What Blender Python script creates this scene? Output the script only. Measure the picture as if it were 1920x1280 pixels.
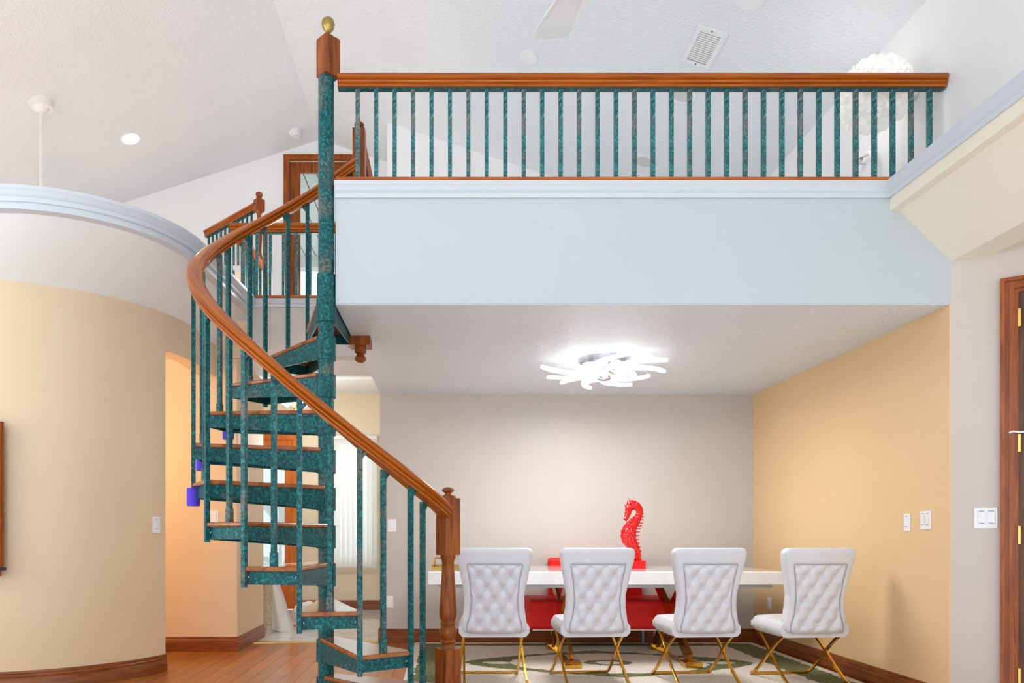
import bpy, bmesh, math, random
from mathutils import Vector, Matrix
for o in list(bpy.data.objects): bpy.data.objects.remove(o)
random.seed(7)
SC = bpy.context.scene; COL = SC.collection
PI = math.pi

# ------------------------------------------------------------------ camera, sky, big lights, exposure
F = 1368.0; EYE = 1.065                       # focal length in px of a 1920 wide frame, eye height
cam = bpy.data.cameras.new('camera'); camo = bpy.data.objects.new('camera', cam); COL.objects.link(camo)
camo.location = (0, 0, EYE); camo.rotation_euler = (PI/2, 0, 0)
cam.sensor_width = 36; cam.lens = F/1920*36; cam.shift_x = (960-844)/1920; cam.shift_y = (1001-640)/1920
cam.clip_start = .05
SC.camera = camo
w = bpy.data.worlds.new('daylight'); SC.world = w; w.use_nodes = True
bg = w.node_tree.nodes['Background']; bg.inputs[0].default_value = (.93, .97, 1, 1); bg.inputs[1].default_value = 1.0
SC.view_settings.view_transform = 'Standard'; SC.view_settings.look = 'None'
SC.view_settings.gamma = 1; SC.view_settings.use_curve_mapping = False; SC.view_settings.exposure = 0.28

def area(name, loc, rot, sx, sy, power, col=(1, 1, 1)):
    l = bpy.data.lights.new(name, 'AREA'); l.shape = 'RECTANGLE'; l.size = sx; l.size_y = sy
    l.energy = power; l.color = col
    o = bpy.data.objects.new(name, l); COL.objects.link(o); o.location = loc; o.rotation_euler = rot
    return o
def point(name, loc, power, col=(1, 1, 1), r=.1):
    l = bpy.data.lights.new(name, 'POINT'); l.energy = power; l.color = col; l.shadow_soft_size = r
    o = bpy.data.objects.new(name, l); COL.objects.link(o); o.location = loc
    return o
R_ = math.radians
def spot(name, loc, power, col, r):
    l = bpy.data.lights.new(name, 'SPOT'); l.energy = power; l.color = col; l.shadow_soft_size = r; l.spot_size = 2.4; l.spot_blend = .6
    o = bpy.data.objects.new(name, l); COL.objects.link(o); o.location = loc
    return o
sun = bpy.data.lights.new('sun', 'SUN'); sun.energy = 5; sun.angle = .01; sun.color = (1, .97, .92)
suno = bpy.data.objects.new('sun', sun); COL.objects.link(suno); suno.rotation_euler = (R_(38), 0, R_(6))   # through the windows behind, onto the living room floor
area('window_daylight_behind', (-.3, -2.8, 2.0), (R_(100), 0, 0), 6.5, 3.2, 60, (.96, .98, 1))
area('window_daylight_side', (-5.6, 2.2, 2.2), (R_(90), 0, R_(-68)), 3.0, 3.2, 60, (.97, .99, 1))

# ------------------------------------------------------------------ materials
def lin(c):
    c /= 255.0
    return c/12.92 if c <= .04045 else ((c+.055)/1.055)**2.4
def S(r, g, b): return (lin(r), lin(g), lin(b), 1)
MATS = {}
def new_mat(name):
    m = bpy.data.materials.new(name); m.use_nodes = True; MATS[name] = m
    return m, m.node_tree, m.node_tree.nodes['Principled BSDF']
def N(nt, t, **kw):
    n = nt.nodes.new(t)
    for k, v in kw.items():
        if k.startswith('i_'): n.inputs[k[2:].replace('_', ' ')].default_value = v
        else: setattr(n, k, v)
    return n
def coords(nt, scale=(1, 1, 1), kind='Object'):
    tc = N(nt, 'ShaderNodeTexCoord'); mp = N(nt, 'ShaderNodeMapping'); mp.inputs['Scale'].default_value = scale
    nt.links.new(tc.outputs[kind], mp.inputs['Vector']); return mp.outputs['Vector']
def ramp(nt, fac, stops):
    r = N(nt, 'ShaderNodeValToRGB'); e = r.color_ramp.elements
    while len(e) < len(stops): e.new(.5)
    for el, (p, c) in zip(e, stops): el.position = p; el.color = c
    nt.links.new(fac, r.inputs['Fac']); return r.outputs['Color']
def bump(nt, b, height, strength, dist):
    n = N(nt, 'ShaderNodeBump'); n.inputs['Strength'].default_value = strength; n.inputs['Distance'].default_value = dist
    nt.links.new(height, n.inputs['Height']); nt.links.new(n.outputs['Normal'], b.inputs['Normal'])
def paint(name, col, rough=.6, scale=70, strength=.25, dist=.004, vary=.02):
    m, nt, b = new_mat(name)
    v = coords(nt)
    n = N(nt, 'ShaderNodeTexNoise'); n.inputs['Scale'].default_value = scale; n.inputs['Detail'].default_value = 3
    nt.links.new(v, n.inputs['Vector'])
    n2 = N(nt, 'ShaderNodeTexNoise'); n2.inputs['Scale'].default_value = 1.3; nt.links.new(v, n2.inputs['Vector'])
    c0 = tuple(x*(1-vary) for x in col[:3])+(1,); c1 = tuple(min(1, x*(1+vary)) for x in col[:3])+(1,)
    nt.links.new(ramp(nt, n2.outputs['Fac'], [(.3, c0), (.7, c1)]), b.inputs['Base Color'])
    b.inputs['Roughness'].default_value = rough
    if strength: bump(nt, b, n.outputs['Fac'], strength, dist)
    return m
def plain(name, col, rough=.5, metal=0, coat=0, emit=None, es=0, trans=0, alpha=None):
    m, nt, b = new_mat(name)
    n = N(nt, 'ShaderNodeTexNoise'); n.inputs['Scale'].default_value = 9; nt.links.new(coords(nt), n.inputs['Vector'])
    c0 = tuple(x*.96 for x in col[:3])+(1,)
    nt.links.new(ramp(nt, n.outputs['Fac'], [(.35, c0), (.65, col)]), b.inputs['Base Color'])
    b.inputs['Roughness'].default_value = rough; b.inputs['Metallic'].default_value = metal
    b.inputs['Coat Weight'].default_value = coat; b.inputs['Coat Roughness'].default_value = .08
    if emit: b.inputs['Emission Color'].default_value = emit; b.inputs['Emission Strength'].default_value = es
    if trans: b.inputs['Transmission Weight'].default_value = trans
    return m
def wood(name, cols, scale=(30, 30, 2.5), rough=.36, coat=.12, rand=0.0, kind='Object', dist=.6):
    m, nt, b = new_mat(name)
    v = coords(nt, scale, kind)
    n = N(nt, 'ShaderNodeTexNoise'); n.inputs['Scale'].default_value = 1.6; n.inputs['Detail'].default_value = 6; n.inputs['Distortion'].default_value = dist
    if rand:
        oi = N(nt, 'ShaderNodeObjectInfo'); ad = N(nt, 'ShaderNodeVectorMath', operation='MULTIPLY_ADD')
        ad.inputs[0].default_value = (1, 1, 1)
        cx = N(nt, 'ShaderNodeMath', operation='MULTIPLY'); cx.inputs[1].default_value = 60; nt.links.new(oi.outputs['Random'], cx.inputs[0])
        nt.links.new(v, ad.inputs[0]); ad.inputs[1].default_value = (1, 1, 1); nt.links.new(cx.outputs[0], ad.inputs[2])
        v = ad.outputs[0]
    nt.links.new(v, n.inputs['Vector'])
    c = ramp(nt, n.outputs['Fac'], [(.28, cols[0]), (.5, cols[1]), (.75, cols[2])])
    if rand:
        hs = N(nt, 'ShaderNodeHueSaturation'); mr = N(nt, 'ShaderNodeMapRange')
        mr.inputs['To Min'].default_value = 1-rand; mr.inputs['To Max'].default_value = 1+rand
        nt.links.new(oi.outputs['Random'], mr.inputs['Value']); nt.links.new(mr.outputs[0], hs.inputs['Value']); nt.links.new(c, hs.inputs['Color']); c = hs.outputs['Color']
    nt.links.new(c, b.inputs['Base Color'])
    b.inputs['Roughness'].default_value = rough; b.inputs['Coat Weight'].default_value = coat; b.inputs['Coat Roughness'].default_value = .12; b.inputs['Specular IOR Level'].default_value = .3
    bump(nt, b, n.outputs['Fac'], .08, .002)
    return m
def verdigris(name, brown=.5, br_=1.0):
    m, nt, b = new_mat(name)
    v = coords(nt)
    n1 = N(nt, 'ShaderNodeTexNoise'); n1.inputs['Scale'].default_value = 6; n1.inputs['Detail'].default_value = 4; nt.links.new(v, n1.inputs['Vector'])
    n2 = N(nt, 'ShaderNodeTexNoise'); n2.inputs['Scale'].default_value = 62; n2.inputs['Detail'].default_value = 6; n2.inputs['Roughness'].default_value = .75; nt.links.new(v, n2.inputs['Vector'])
    teal = ramp(nt, n2.outputs['Fac'], [(.36, S(2, 42, 48)), (.52, S(4, 84, 88)), (.68, S(20, 146, 142))])
    br = ramp(nt, n2.outputs['Fac'], [(.36, S(38, 44, 44)), (.54, S(96, 102, 98)), (.70, S(34, 132, 128))])
    mx = N(nt, 'ShaderNodeMix', data_type='RGBA')
    mr = N(nt, 'ShaderNodeMapRange'); mr.inputs['From Min'].default_value = .64-brown*.2; mr.inputs['From Max'].default_value = .78-brown*.2
    nt.links.new(n1.outputs['Fac'], mr.inputs['Value']); nt.links.new(mr.outputs[0], mx.inputs['Factor'])
    nt.links.new(teal, mx.inputs['A']); nt.links.new(br, mx.inputs['B'])
    hs = N(nt, 'ShaderNodeHueSaturation'); hs.inputs['Value'].default_value = br_; hs.inputs['Saturation'].default_value = 1/br_**.3
    nt.links.new(mx.outputs['Result'], hs.inputs['Color']); nt.links.new(hs.outputs['Color'], b.inputs['Base Color'])
    b.inputs['Roughness'].default_value = .45; b.inputs['Metallic'].default_value = .1; b.inputs['Specular IOR Level'].default_value = .35
    bump(nt, b, n2.outputs['Fac'], .25, .002)
    return m

paint('ceiling_white', S(226, 229, 232), .5, 42, .8, .01)
paint('soffit_white', S(224, 233, 242), .32, 42, .9, .012)
paint('cove_white', S(238, 240, 240), .5, 80, .2, .003)
paint('bulkhead_cream', S(240, 230, 210), .5, 80, .2, .003)
paint('wall_white', S(240, 240, 241), .5, 80, .25, .003)
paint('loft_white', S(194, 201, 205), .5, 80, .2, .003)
paint('wall_cream', S(226, 202, 170), .38, 75, .25, .003)
paint('wall_pale', S(199, 192, 186), .42, 80, .2, .003)
paint('wall_yellow', S(232, 199, 150), .38, 75, .25, .003)
paint('wall_foyer', S(232, 218, 194), .5, 75, .2, .003)
paint('wall_greige', S(208, 197, 188), .45, 75, .2, .003)
paint('trim_white', S(206, 211, 219), .3, 40, .03, .001)
plain('fixture_white', S(235, 235, 236), .35)
plain('plate_white', S(243, 244, 248), .25)
plain('ink', S(60, 60, 66), .6)
RED = [S(92, 40, 4), S(140, 68, 10), S(168, 92, 22)]
wood('wood_rail', [S(118, 46, 2), S(176, 78, 6), S(208, 106, 16)], (26, 26, 4))
wood('wood_rail_x', [S(132, 54, 2), S(188, 90, 6), S(216, 120, 18)], (1.6, 26, 26))
wood('wood_handrail', [S(122, 54, 4), S(168, 84, 10), S(198, 110, 24)], (22, 1.5, 1), .32, .15, kind='UV', dist=.2)
wood('wood_newel', RED, (24, 24, 2.2))
wood('wood_tread', [S(118, 56, 14), S(158, 86, 30), S(182, 108, 48)], (7, 7, 7), .16, .6)
wood('wood_base', [S(104, 48, 14), S(134, 68, 22), S(152, 84, 34)], (3, 3, 26), .35, .2)
wood('wood_door', [S(122, 52, 4), S(154, 74, 10), S(178, 94, 22)], (22, 22, 2.2), .3, .3)
wood('wood_door_panel', [S(70, 34, 12), S(96, 52, 22), S(118, 68, 30)], (22, 22, 2.2), .35, .2)
wood('wood_orange', [S(186, 92, 30), S(208, 114, 46), S(220, 132, 62)], (22, 22, 2.2), .35, .2)
wood('wood_floor', [S(150, 86, 34), S(168, 100, 44), S(178, 110, 52)], (16, 1.0, 9), .3, .15, rand=.14, dist=.1)
verdigris('verdigris', .2, 1.05); verdigris('verdigris_worn', .85, 1.2); verdigris('verdigris_pole', .75, 1.1); verdigris('verdigris_loft', .55, 1.7); verdigris('verdigris_loft_worn', 1.05, 1.6)
plain('gold', S(226, 176, 70), .12, 1); plain('gold_dark', S(196, 142, 52), .1, 1)
plain('brass_old', S(176, 150, 84), .3, 1); plain('brass', S(232, 196, 110), .25, 1)
plain('chrome', S(206, 208, 214), .16, 1); plain('steel_grey', S(150, 156, 164), .35, .8)
plain('leather', S(226, 229, 236), .34, 0, .15)
plain('leather_seam', S(176, 178, 186), .6)
plain('red_gloss', S(206, 0, 0), .14); plain('red_knobbly', S(206, 0, 0), .14); plain('red_leather', S(244, 10, 6), .55)
def relief(name, scale, strength, dist):
    m = MATS[name]; nt = m.node_tree; b = nt.nodes['Principled BSDF']; n = N(nt, 'ShaderNodeTexVoronoi'); n.inputs['Scale'].default_value = scale
    nt.links.new(coords(nt), n.inputs['Vector']); bump(nt, b, n.outputs['Distance'], strength, dist)
relief('red_knobbly', 55, .8, .012)
plain('table_white', S(250, 252, 254), .1, 0, .8); plain('table_edge_grey', S(188, 194, 200), .3)
plain('foam_purple', S(92, 66, 214), .9)
plain('lamp_led', S(255, 255, 255), .4, emit=(1, .99, .98, 1), es=1.5)
plain('lamp_disc', S(255, 255, 255), .4, emit=(1, .95, .86, 1), es=6)
plain('speaker_grey', S(206, 204, 202), .7); plain('dark_gap', S(64, 56, 50), .8)
plain('black_shelf', S(40, 34, 34), .3); plain('mirror', S(225, 225, 225), .03, 1)
plain('leaf', S(70, 96, 52), .5); plain('leaf_pale', S(140, 164, 110), .5)
plain('porch_board', S(206, 210, 206), .6)
plain('white_enamel', S(240, 238, 236), .25)
# crumpled paper globe: translucent paper lit from inside
m, nt, b = new_mat('paper_glow'); b.inputs['Base Color'].default_value = S(250, 248, 244); b.inputs['Roughness'].default_value = .8
nn = N(nt, 'ShaderNodeTexNoise'); nn.inputs['Scale'].default_value = 14; nt.links.new(coords(nt), nn.inputs['Vector'])
nt.links.new(ramp(nt, nn.outputs['Fac'], [(.3, S(236, 232, 226)), (.6, S(252, 250, 246))]), b.inputs['Base Color'])
b.inputs['Emission Color'].default_value = (1, .97, .93, 1); b.inputs['Emission Strength'].default_value = .16
# blind slats
m, nt, b = new_mat('blind_fabric'); b.inputs['Base Color'].default_value = S(250, 251, 250); b.inputs['Roughness'].default_value = .7
wv = N(nt, 'ShaderNodeTexNoise'); wv.inputs['Scale'].default_value = 30; nt.links.new(coords(nt), wv.inputs['Vector'])
nt.links.new(ramp(nt, wv.outputs['Fac'], [(.3, S(246, 248, 247)), (.7, S(252, 253, 252))]), b.inputs['Base Color'])
tl = N(nt, 'ShaderNodeBsdfTranslucent'); tl.inputs[0].default_value = S(240, 242, 244); mxs = N(nt, 'ShaderNodeMixShader'); mxs.inputs[0].default_value = .45
out = nt.nodes['Material Output']; nt.links.new(b.outputs[0], mxs.inputs[1]); nt.links.new(tl.outputs[0], mxs.inputs[2]); nt.links.new(mxs.outputs[0], out.inputs['Surface'])
# window glass: mostly clear with a faint gloss
def glass(name, tint, gloss=.08, haze=0.0):
    m, nt, b = new_mat(name)
    tr = N(nt, 'ShaderNodeBsdfTransparent'); tr.inputs[0].default_value = tint
    gl = N(nt, 'ShaderNodeBsdfGlossy'); gl.inputs['Roughness'].default_value = .05
    mx = N(nt, 'ShaderNodeMixShader'); mx.inputs[0].default_value = gloss
    nt.links.new(tr.outputs[0], mx.inputs[1]); nt.links.new(gl.outputs[0], mx.inputs[2])
    o = nt.nodes['Material Output']
    if haze:
        df = N(nt, 'ShaderNodeBsdfTranslucent'); df.inputs[0].default_value = (.9, .95, .95, 1)
        m2 = N(nt, 'ShaderNodeMixShader'); m2.inputs[0].default_value = haze
        nt.links.new(mx.outputs[0], m2.inputs[1]); nt.links.new(df.outputs[0], m2.inputs[2]); nt.links.new(m2.outputs[0], o.inputs['Surface'])
    else: nt.links.new(mx.outputs[0], o.inputs['Surface'])
glass('pane_clear', (.93, .97, .96, 1)); glass('pane_frosted', (.9, .97, .97, 1), .08, .35)
# marble tile
m, nt, b = new_mat('marble')
n = N(nt, 'ShaderNodeTexNoise'); n.inputs['Scale'].default_value = 2.2; n.inputs['Detail'].default_value = 8; n.inputs['Distortion'].default_value = 1.6
nt.links.new(coords(nt), n.inputs['Vector'])
nt.links.new(ramp(nt, n.outputs['Fac'], [(.36, S(206, 210, 218)), (.46, S(228, 230, 234)), (.6, S(236, 236, 236))]), b.inputs['Base Color'])
b.inputs['Roughness'].default_value = .12; b.inputs['Coat Weight'].default_value = .4
# fleece
m, nt, b = new_mat('fleece')
n = N(nt, 'ShaderNodeTexVoronoi'); n.inputs['Scale'].default_value = 55; nt.links.new(coords(nt), n.inputs['Vector'])
nt.links.new(ramp(nt, n.outputs['Distance'], [(.1, S(244, 238, 226)), (.6, S(206, 192, 166))]), b.inputs['Base Color']); b.inputs['Roughness'].default_value = .95
bump(nt, b, n.outputs['Distance'], -.9, .02)
plain('throw_white', S(240, 238, 234), .8)
# rug: cream pile, green border, green pointed medallion
m, nt, b = new_mat('rug_pile'); L = nt.links
tc = N(nt, 'ShaderNodeTexCoord')
nz = N(nt, 'ShaderNodeTexNoise'); nz.inputs['Scale'].default_value = 14; nz.inputs['Detail'].default_value = 4; L.new(tc.outputs['Object'], nz.inputs['Vector'])
sub = N(nt, 'ShaderNodeVectorMath', operation='SUBTRACT'); sub.inputs[1].default_value = (.5, .5, .5); L.new(nz.outputs['Color'], sub.inputs[0])
scl = N(nt, 'ShaderNodeVectorMath', operation='SCALE'); scl.inputs['Scale'].default_value = .09; L.new(sub.outputs[0], scl.inputs[0])
add = N(nt, 'ShaderNodeVectorMath', operation='ADD'); L.new(tc.outputs['Object'], add.inputs[0]); L.new(scl.outputs[0], add.inputs[1])
sp = N(nt, 'ShaderNodeSeparateXYZ'); L.new(add.outputs[0], sp.inputs[0])
def M(op, a, b=None, c=None):
    n = N(nt, 'ShaderNodeMath', operation=op)
    for i, v in enumerate((a, b, c)):
        if v is None: continue
        if isinstance(v, (int, float)): n.inputs[i].default_value = v
        else: L.new(v, n.inputs[i])
    return n.outputs[0]
ax = M('ABSOLUTE', sp.outputs['X']); ay = M('ABSOLUTE', sp.outputs['Y'])
f_med = M('ADD', M('DIVIDE', ax, 1.18), M('POWER', M('DIVIDE', ay, .62), 1.6))
ell = M('ADD', M('POWER', M('DIVIDE', ax, .80), 2), M('POWER', M('DIVIDE', ay, .46), 2))
leaf = M('ADD', M('POWER', M('DIVIDE', M('SUBTRACT', ax, .90), .13), 2), M('POWER', M('DIVIDE', ay, .055), 2))
ring = M('ADD', M('POWER', M('DIVIDE', ax, .2), 2), M('POWER', M('DIVIDE', ay, .13), 2))
g1 = M('MULTIPLY', M('LESS_THAN', f_med, 1), M('MULTIPLY', M('GREATER_THAN', ell, 1), M('GREATER_THAN', leaf, 1)))
g2 = M('MULTIPLY', M('LESS_THAN', ring, 1), M('GREATER_THAN', ring, .3))
bx_ = M('MULTIPLY', M('GREATER_THAN', ax, 1.30), M('LESS_THAN', ax, 1.57))
by_ = M('MULTIPLY', M('GREATER_THAN', ay, .90), M('LESS_THAN', ay, 1.04))
inx = M('LESS_THAN', ax, 1.57); iny = M('LESS_THAN', ay, 1.04)
g3 = M('MAXIMUM', M('MULTIPLY', bx_, iny), M('MULTIPLY', by_, inx))
gg = M('MAXIMUM', M('MAXIMUM', g1, g2), g3)
n2 = N(nt, 'ShaderNodeTexNoise'); n2.inputs['Scale'].default_value = 120; n2.inputs['Detail'].default_value = 3; L.new(tc.outputs['Object'], n2.inputs['Vector'])
cg = ramp(nt, n2.outputs['Fac'], [(.35, S(52, 60, 26)), (.65, S(136, 140, 92))])
cc = ramp(nt, n2.outputs['Fac'], [(.35, S(206, 194, 180)), (.65, S(238, 230, 222))])
mx = N(nt, 'ShaderNodeMix', data_type='RGBA'); L.new(gg, mx.inputs['Factor']); L.new(cc, mx.inputs['A']); L.new(cg, mx.inputs['B'])
L.new(mx.outputs['Result'], b.inputs['Base Color']); b.inputs['Roughness'].default_value = .95
bump(nt, b, n2.outputs['Fac'], .8, .012)

# ------------------------------------------------------------------ mesh helpers
class MB:
    def __init__(s): s.v = []; s.f = []
    def add(s, vs, fs):
        k = len(s.v); s.v += [tuple(p) for p in vs]; s.f += [tuple(i+k for i in f) for f in fs]; return s
    def box(s, x0, x1, y0, y1, z0, z1):
        return s.add([(x0,y0,z0),(x1,y0,z0),(x1,y1,z0),(x0,y1,z0),(x0,y0,z1),(x1,y0,z1),(x1,y1,z1),(x0,y1,z1)],
                     [(0,3,2,1),(4,5,6,7),(0,1,5,4),(1,2,6,5),(2,3,7,6),(3,0,4,7)])
    def hexa(s, a, b):      # two quads (bottom ring a, top ring b)
        return s.add(list(a)+list(b), [(3,2,1,0),(4,5,6,7),(0,1,5,4),(1,2,6,5),(2,3,7,6),(3,0,4,7)])
    def cbox(s, c, d, rz=0, ch=0.0):   # centred box, chamfered vertical corners, rotated about z
        hx, hy, hz = d[0]/2, d[1]/2, d[2]/2
        if ch: pts = [(-hx+ch,-hy),(hx-ch,-hy),(hx,-hy+ch),(hx,hy-ch),(hx-ch,hy),(-hx+ch,hy),(-hx,hy-ch),(-hx,-hy+ch)]
        else: pts = [(-hx,-hy),(hx,-hy),(hx,hy),(-hx,hy)]
        cs, sn = math.cos(rz), math.sin(rz)
        pts = [(c[0]+x*cs-y*sn, c[1]+x*sn+y*cs) for x, y in pts]
        return s.prism(pts, c[2]-hz, c[2]+hz)
    def prism(s, pts, z0, z1):         # ccw polygon in plan
        n = len(pts)
        return s.add([(x,y,z0) for x,y in pts]+[(x,y,z1) for x,y in pts],
                     [tuple(range(n-1,-1,-1)), tuple(range(n,2*n))]+[(i,(i+1)%n,(i+1)%n+n,i+n) for i in range(n)])
    def prism_y(s, pts, y0, y1):       # polygon in (x,z), extruded along y
        n = len(pts)
        return s.add([(x,y0,z) for x,z in pts]+[(x,y1,z) for x,z in pts],
                     [tuple(range(n)), tuple(range(2*n-1,n-1,-1))]+[(i,i+n,(i+1)%n+n,(i+1)%n) for i in range(n)])
    def bar(s, p, q, w, h, up=(0,0,1)):
        p = Vector(p); q = Vector(q); t = (q-p).normalized(); up = Vector(up)
        if abs(t.dot(up)) > .98: up = Vector((0,1,0))
        r = t.cross(up).normalized(); u = r.cross(t)
        o = [(-w/2,-h/2),(w/2,-h/2),(w/2,h/2),(-w/2,h/2)]
        return s.hexa([p+r*a+u*b for a,b in o], [q+r*a+u*b for a,b in o])
    def cyl(s, p, q, r, r2=None, n=16, caps=True):
        p = Vector(p); q = Vector(q); t = (q-p).normalized(); r2 = r if r2 is None else r2
        a = t.orthogonal().normalized(); b = t.cross(a)
        c = [a*math.cos(2*PI*i/n)+b*math.sin(2*PI*i/n) for i in range(n)]
        fs = [(i,(i+1)%n,(i+1)%n+n,i+n) for i in range(n)]
        if caps: fs += [tuple(range(n-1,-1,-1)), tuple(range(n,2*n))]
        return s.add([p+k*r for k in c]+[q+k*r2 for k in c], fs)
    def lathe(s, c, prof, n=24):       # prof [(r,z)] bottom to top about vertical axis at c
        vs = []; m_ = len(prof)
        for r, z in prof:
            for i in range(n): a = 2*PI*i/n; vs.append((c[0]+r*math.cos(a), c[1]+r*math.sin(a), c[2]+z))
        fs = [(j*n+i, j*n+(i+1)%n, (j+1)*n+(i+1)%n, (j+1)*n+i) for j in range(m_-1) for i in range(n)]
        fs += [tuple(range(n-1,-1,-1)), tuple(range((m_-1)*n, m_*n))]
        return s.add(vs, fs)
    def sphere(s, c, r, n=16, sz=(1,1,1)):
        prof = []; vs = []; k = n//2
        for j in range(k+1):
            a = -PI/2+PI*j/k
            for i in range(n):
                t = 2*PI*i/n; rr = max(1e-4, math.cos(a))
                vs.append((c[0]+r*sz[0]*rr*math.cos(t), c[1]+r*sz[1]*rr*math.sin(t), c[2]+r*sz[2]*math.sin(a)))
        fs = [(j*n+i, j*n+(i+1)%n, (j+1)*n+(i+1)%n, (j+1)*n+i) for j in range(k) for i in range(n)]
        return s.add(vs, fs)
    def sweep(s, path, prof, sides=None, closed_prof=True, caps=True):   # prof [(side,up)], side vector given or horizontal normal
        path = [Vector(p) for p in path]; n = len(prof); vs = []
        for i, p in enumerate(path):
            t = (path[min(i+1,len(path)-1)]-path[max(i-1,0)])
            if sides: sd = Vector(sides[i]).normalized()
            else: sd = Vector((t.y,-t.x,0)).normalized()
            for a, b in prof: vs.append(p+sd*a+Vector((0,0,b)))
        fs = []; m_ = len(path); e = n if closed_prof else n-1
        for j in range(m_-1):
            for i in range(e): fs.append((j*n+i, j*n+(i+1)%n, (j+1)*n+(i+1)%n, (j+1)*n+i))
        if caps and closed_prof: fs += [tuple(range(n-1,-1,-1)), tuple(range((m_-1)*n, m_*n))]
        return s.add(vs, fs)
    def tube(s, path, rad, n=10, flat=(1,1), up=(0,1,0), caps=True):      # round tube through path, radius per point
        path = [Vector(p) for p in path]; vs = []
        if isinstance(rad, (int,float)): rad = [rad]*len(path)
        up = Vector(up)
        for i, p in enumerate(path):
            t = (path[min(i+1,len(path)-1)]-path[max(i-1,0)]).normalized()
            a = up-t*up.dot(t)
            a = a.normalized() if a.length > .05 else t.orthogonal().normalized()
            b = t.cross(a)
            for k in range(n):
                th = 2*PI*k/n; vs.append(p+a*math.cos(th)*rad[i]*flat[0]+b*math.sin(th)*rad[i]*flat[1])
        m_ = len(path)
        fs = [(j*n+i, j*n+(i+1)%n, (j+1)*n+(i+1)%n, (j+1)*n+i) for j in range(m_-1) for i in range(n)]
        if caps: fs += [tuple(range(n-1,-1,-1)), tuple(range((m_-1)*n, m_*n))]
        return s.add(vs, fs)
    def grid(s, rows):
        h = len(rows); w_ = len(rows[0])
        return s.add([p for r in rows for p in r], [(j*w_+i, j*w_+i+1, (j+1)*w_+i+1, (j+1)*w_+i) for j in range(h-1) for i in range(w_-1)])
    def build(s, name, mat, parent=None, smooth=False, bevel=0, segs=2, fix=True):
        me = bpy.data.meshes.new(name)
        vs = s.v
        if parent is not None:
            l = Vector(ORI.get(parent.name, (0,0,0))); vs = [tuple(Vector(p)-l) for p in vs]
        me.from_pydata(vs, [], s.f)
        if fix:
            bm = bmesh.new(); bm.from_mesh(me); bmesh.ops.recalc_face_normals(bm, faces=bm.faces); bm.to_mesh(me); bm.free()
        me.materials.append(MATS[mat])
        if smooth:
            for p in me.polygons: p.use_smooth = True
            try: me.set_sharp_from_angle(angle=R_(42))
            except Exception: pass
        o = bpy.data.objects.new(name, me); COL.objects.link(o)
        if parent is not None: o.parent = parent; ORI[o.name] = ORI.get(parent.name, (0,0,0))
        if bevel:
            md = o.modifiers.new('bevel', 'BEVEL'); md.width = bevel; md.segments = segs; md.limit_method = 'ANGLE'; md.angle_limit = R_(40)
        return o
ORI = {}
def tag(o, label, cat, group=None):
    o['label'] = label; o['category'] = cat
    if group: o['group'] = group
    return o
def thing(name, loc, label, cat, group=None):
    o = bpy.data.objects.new(name, None); COL.objects.link(o); o.location = loc; o.empty_display_size = .1
    ORI[o.name] = tuple(loc); tag(o, label, cat, group); return o
def struct(name, mb, mat, label=None, smooth=False, bevel=0, fix=True):
    o = mb.build(name, mat, None, smooth, bevel, fix=fix); o['kind'] = 'structure'
    if label: o['label'] = label
    return o
def copy_tree(o, parent=None):
    c = o.copy(); COL.objects.link(c); c.parent = parent
    for ch in list(o.children): copy_tree(ch, c)
    return c
def inst(src, parent, name, loc):   # a part sharing mesh data; mesh is modelled around its own origin
    c = bpy.data.objects.new(name, src); COL.objects.link(c); c.parent = parent
    c.location = Vector(loc)-Vector(ORI.get(parent.name, (0,0,0))); ORI[c.name] = tuple(loc)
    return c
def mesh_of(mb, name, mat, smooth=False):
    o = mb.build(name, mat, None, smooth); me = o.data; bpy.data.objects.remove(o); return me
def at(u, v, y): return Vector(((u-844)*y/F, y, EYE+(1001-v)*y/F))    # working from the survey of the photo

# ------------------------------------------------------------------ the setting
RIDGE_X, RIDGE_Z, SL, SR = -1.607, 5.92, .32, .329      # vaulted ceiling: ridge runs along y
XR = 2.985                                              # nook / loft right wall
YN = 7.177                                              # nook back wall
YL = 4.362                                              # loft front face
YG = 8.99                                               # gable wall with the upper glass door
YF = 10.26                                              # foyer far wall
def zc(x): return RIDGE_Z-(SL*(RIDGE_X-x) if x < RIDGE_X else SR*(x-RIDGE_X))

struct('floor_living', MB().box(-7.5, 5.5, -4, 3.9, -.2, 0), 'marble', 'unseen living room floor, made pale to bounce light upward')  # out of view; pale surface chosen to bounce neutral light onto the ceilings
fl = struct('floor', MB().box(-7, 5.5, 3.9, YN+.03, -.2, -.012), 'wood_floor', 'reddish brown hardwood floor')
mb_pl = {}
for ln in (.9, 1.25, 1.6):
    mb_pl[ln] = mesh_of(MB().box(.0012, .1138, .0012, ln-.0012, -.012, 0), 'floor_plank', 'wood_floor')
x = -2.85; c_ = 0
while x < -.12:
    y = 3.901; first = (.9, 1.6, 1.25)[c_ % 3]
    while y < YN+.05:
        ln = first or random.choice((.9, 1.25, 1.6)); first = None
        if y > 3.9:
            p = bpy.data.objects.new('floor_plank', mb_pl[ln]); COL.objects.link(p); p.parent = fl; p.location = (x, y, 0)
        y += ln
    x += .115; c_ += 1
tile = struct('floor_tile', MB().box(-4.2, -.69, YN, YF+.1, -.2, -.004), 'marble', 'white marble tile floor of the entry')
tm = mesh_of(MB().box(.003, .597, .003, .597, -.006, .004), 'tile', 'marble')
for i in range(6):
    for j in range(5):
        p = bpy.data.objects.new('tile', tm); COL.objects.link(p); p.parent = tile; p.location = (-.70-.6*(i+1), 7.24+.6*j, 0)
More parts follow.
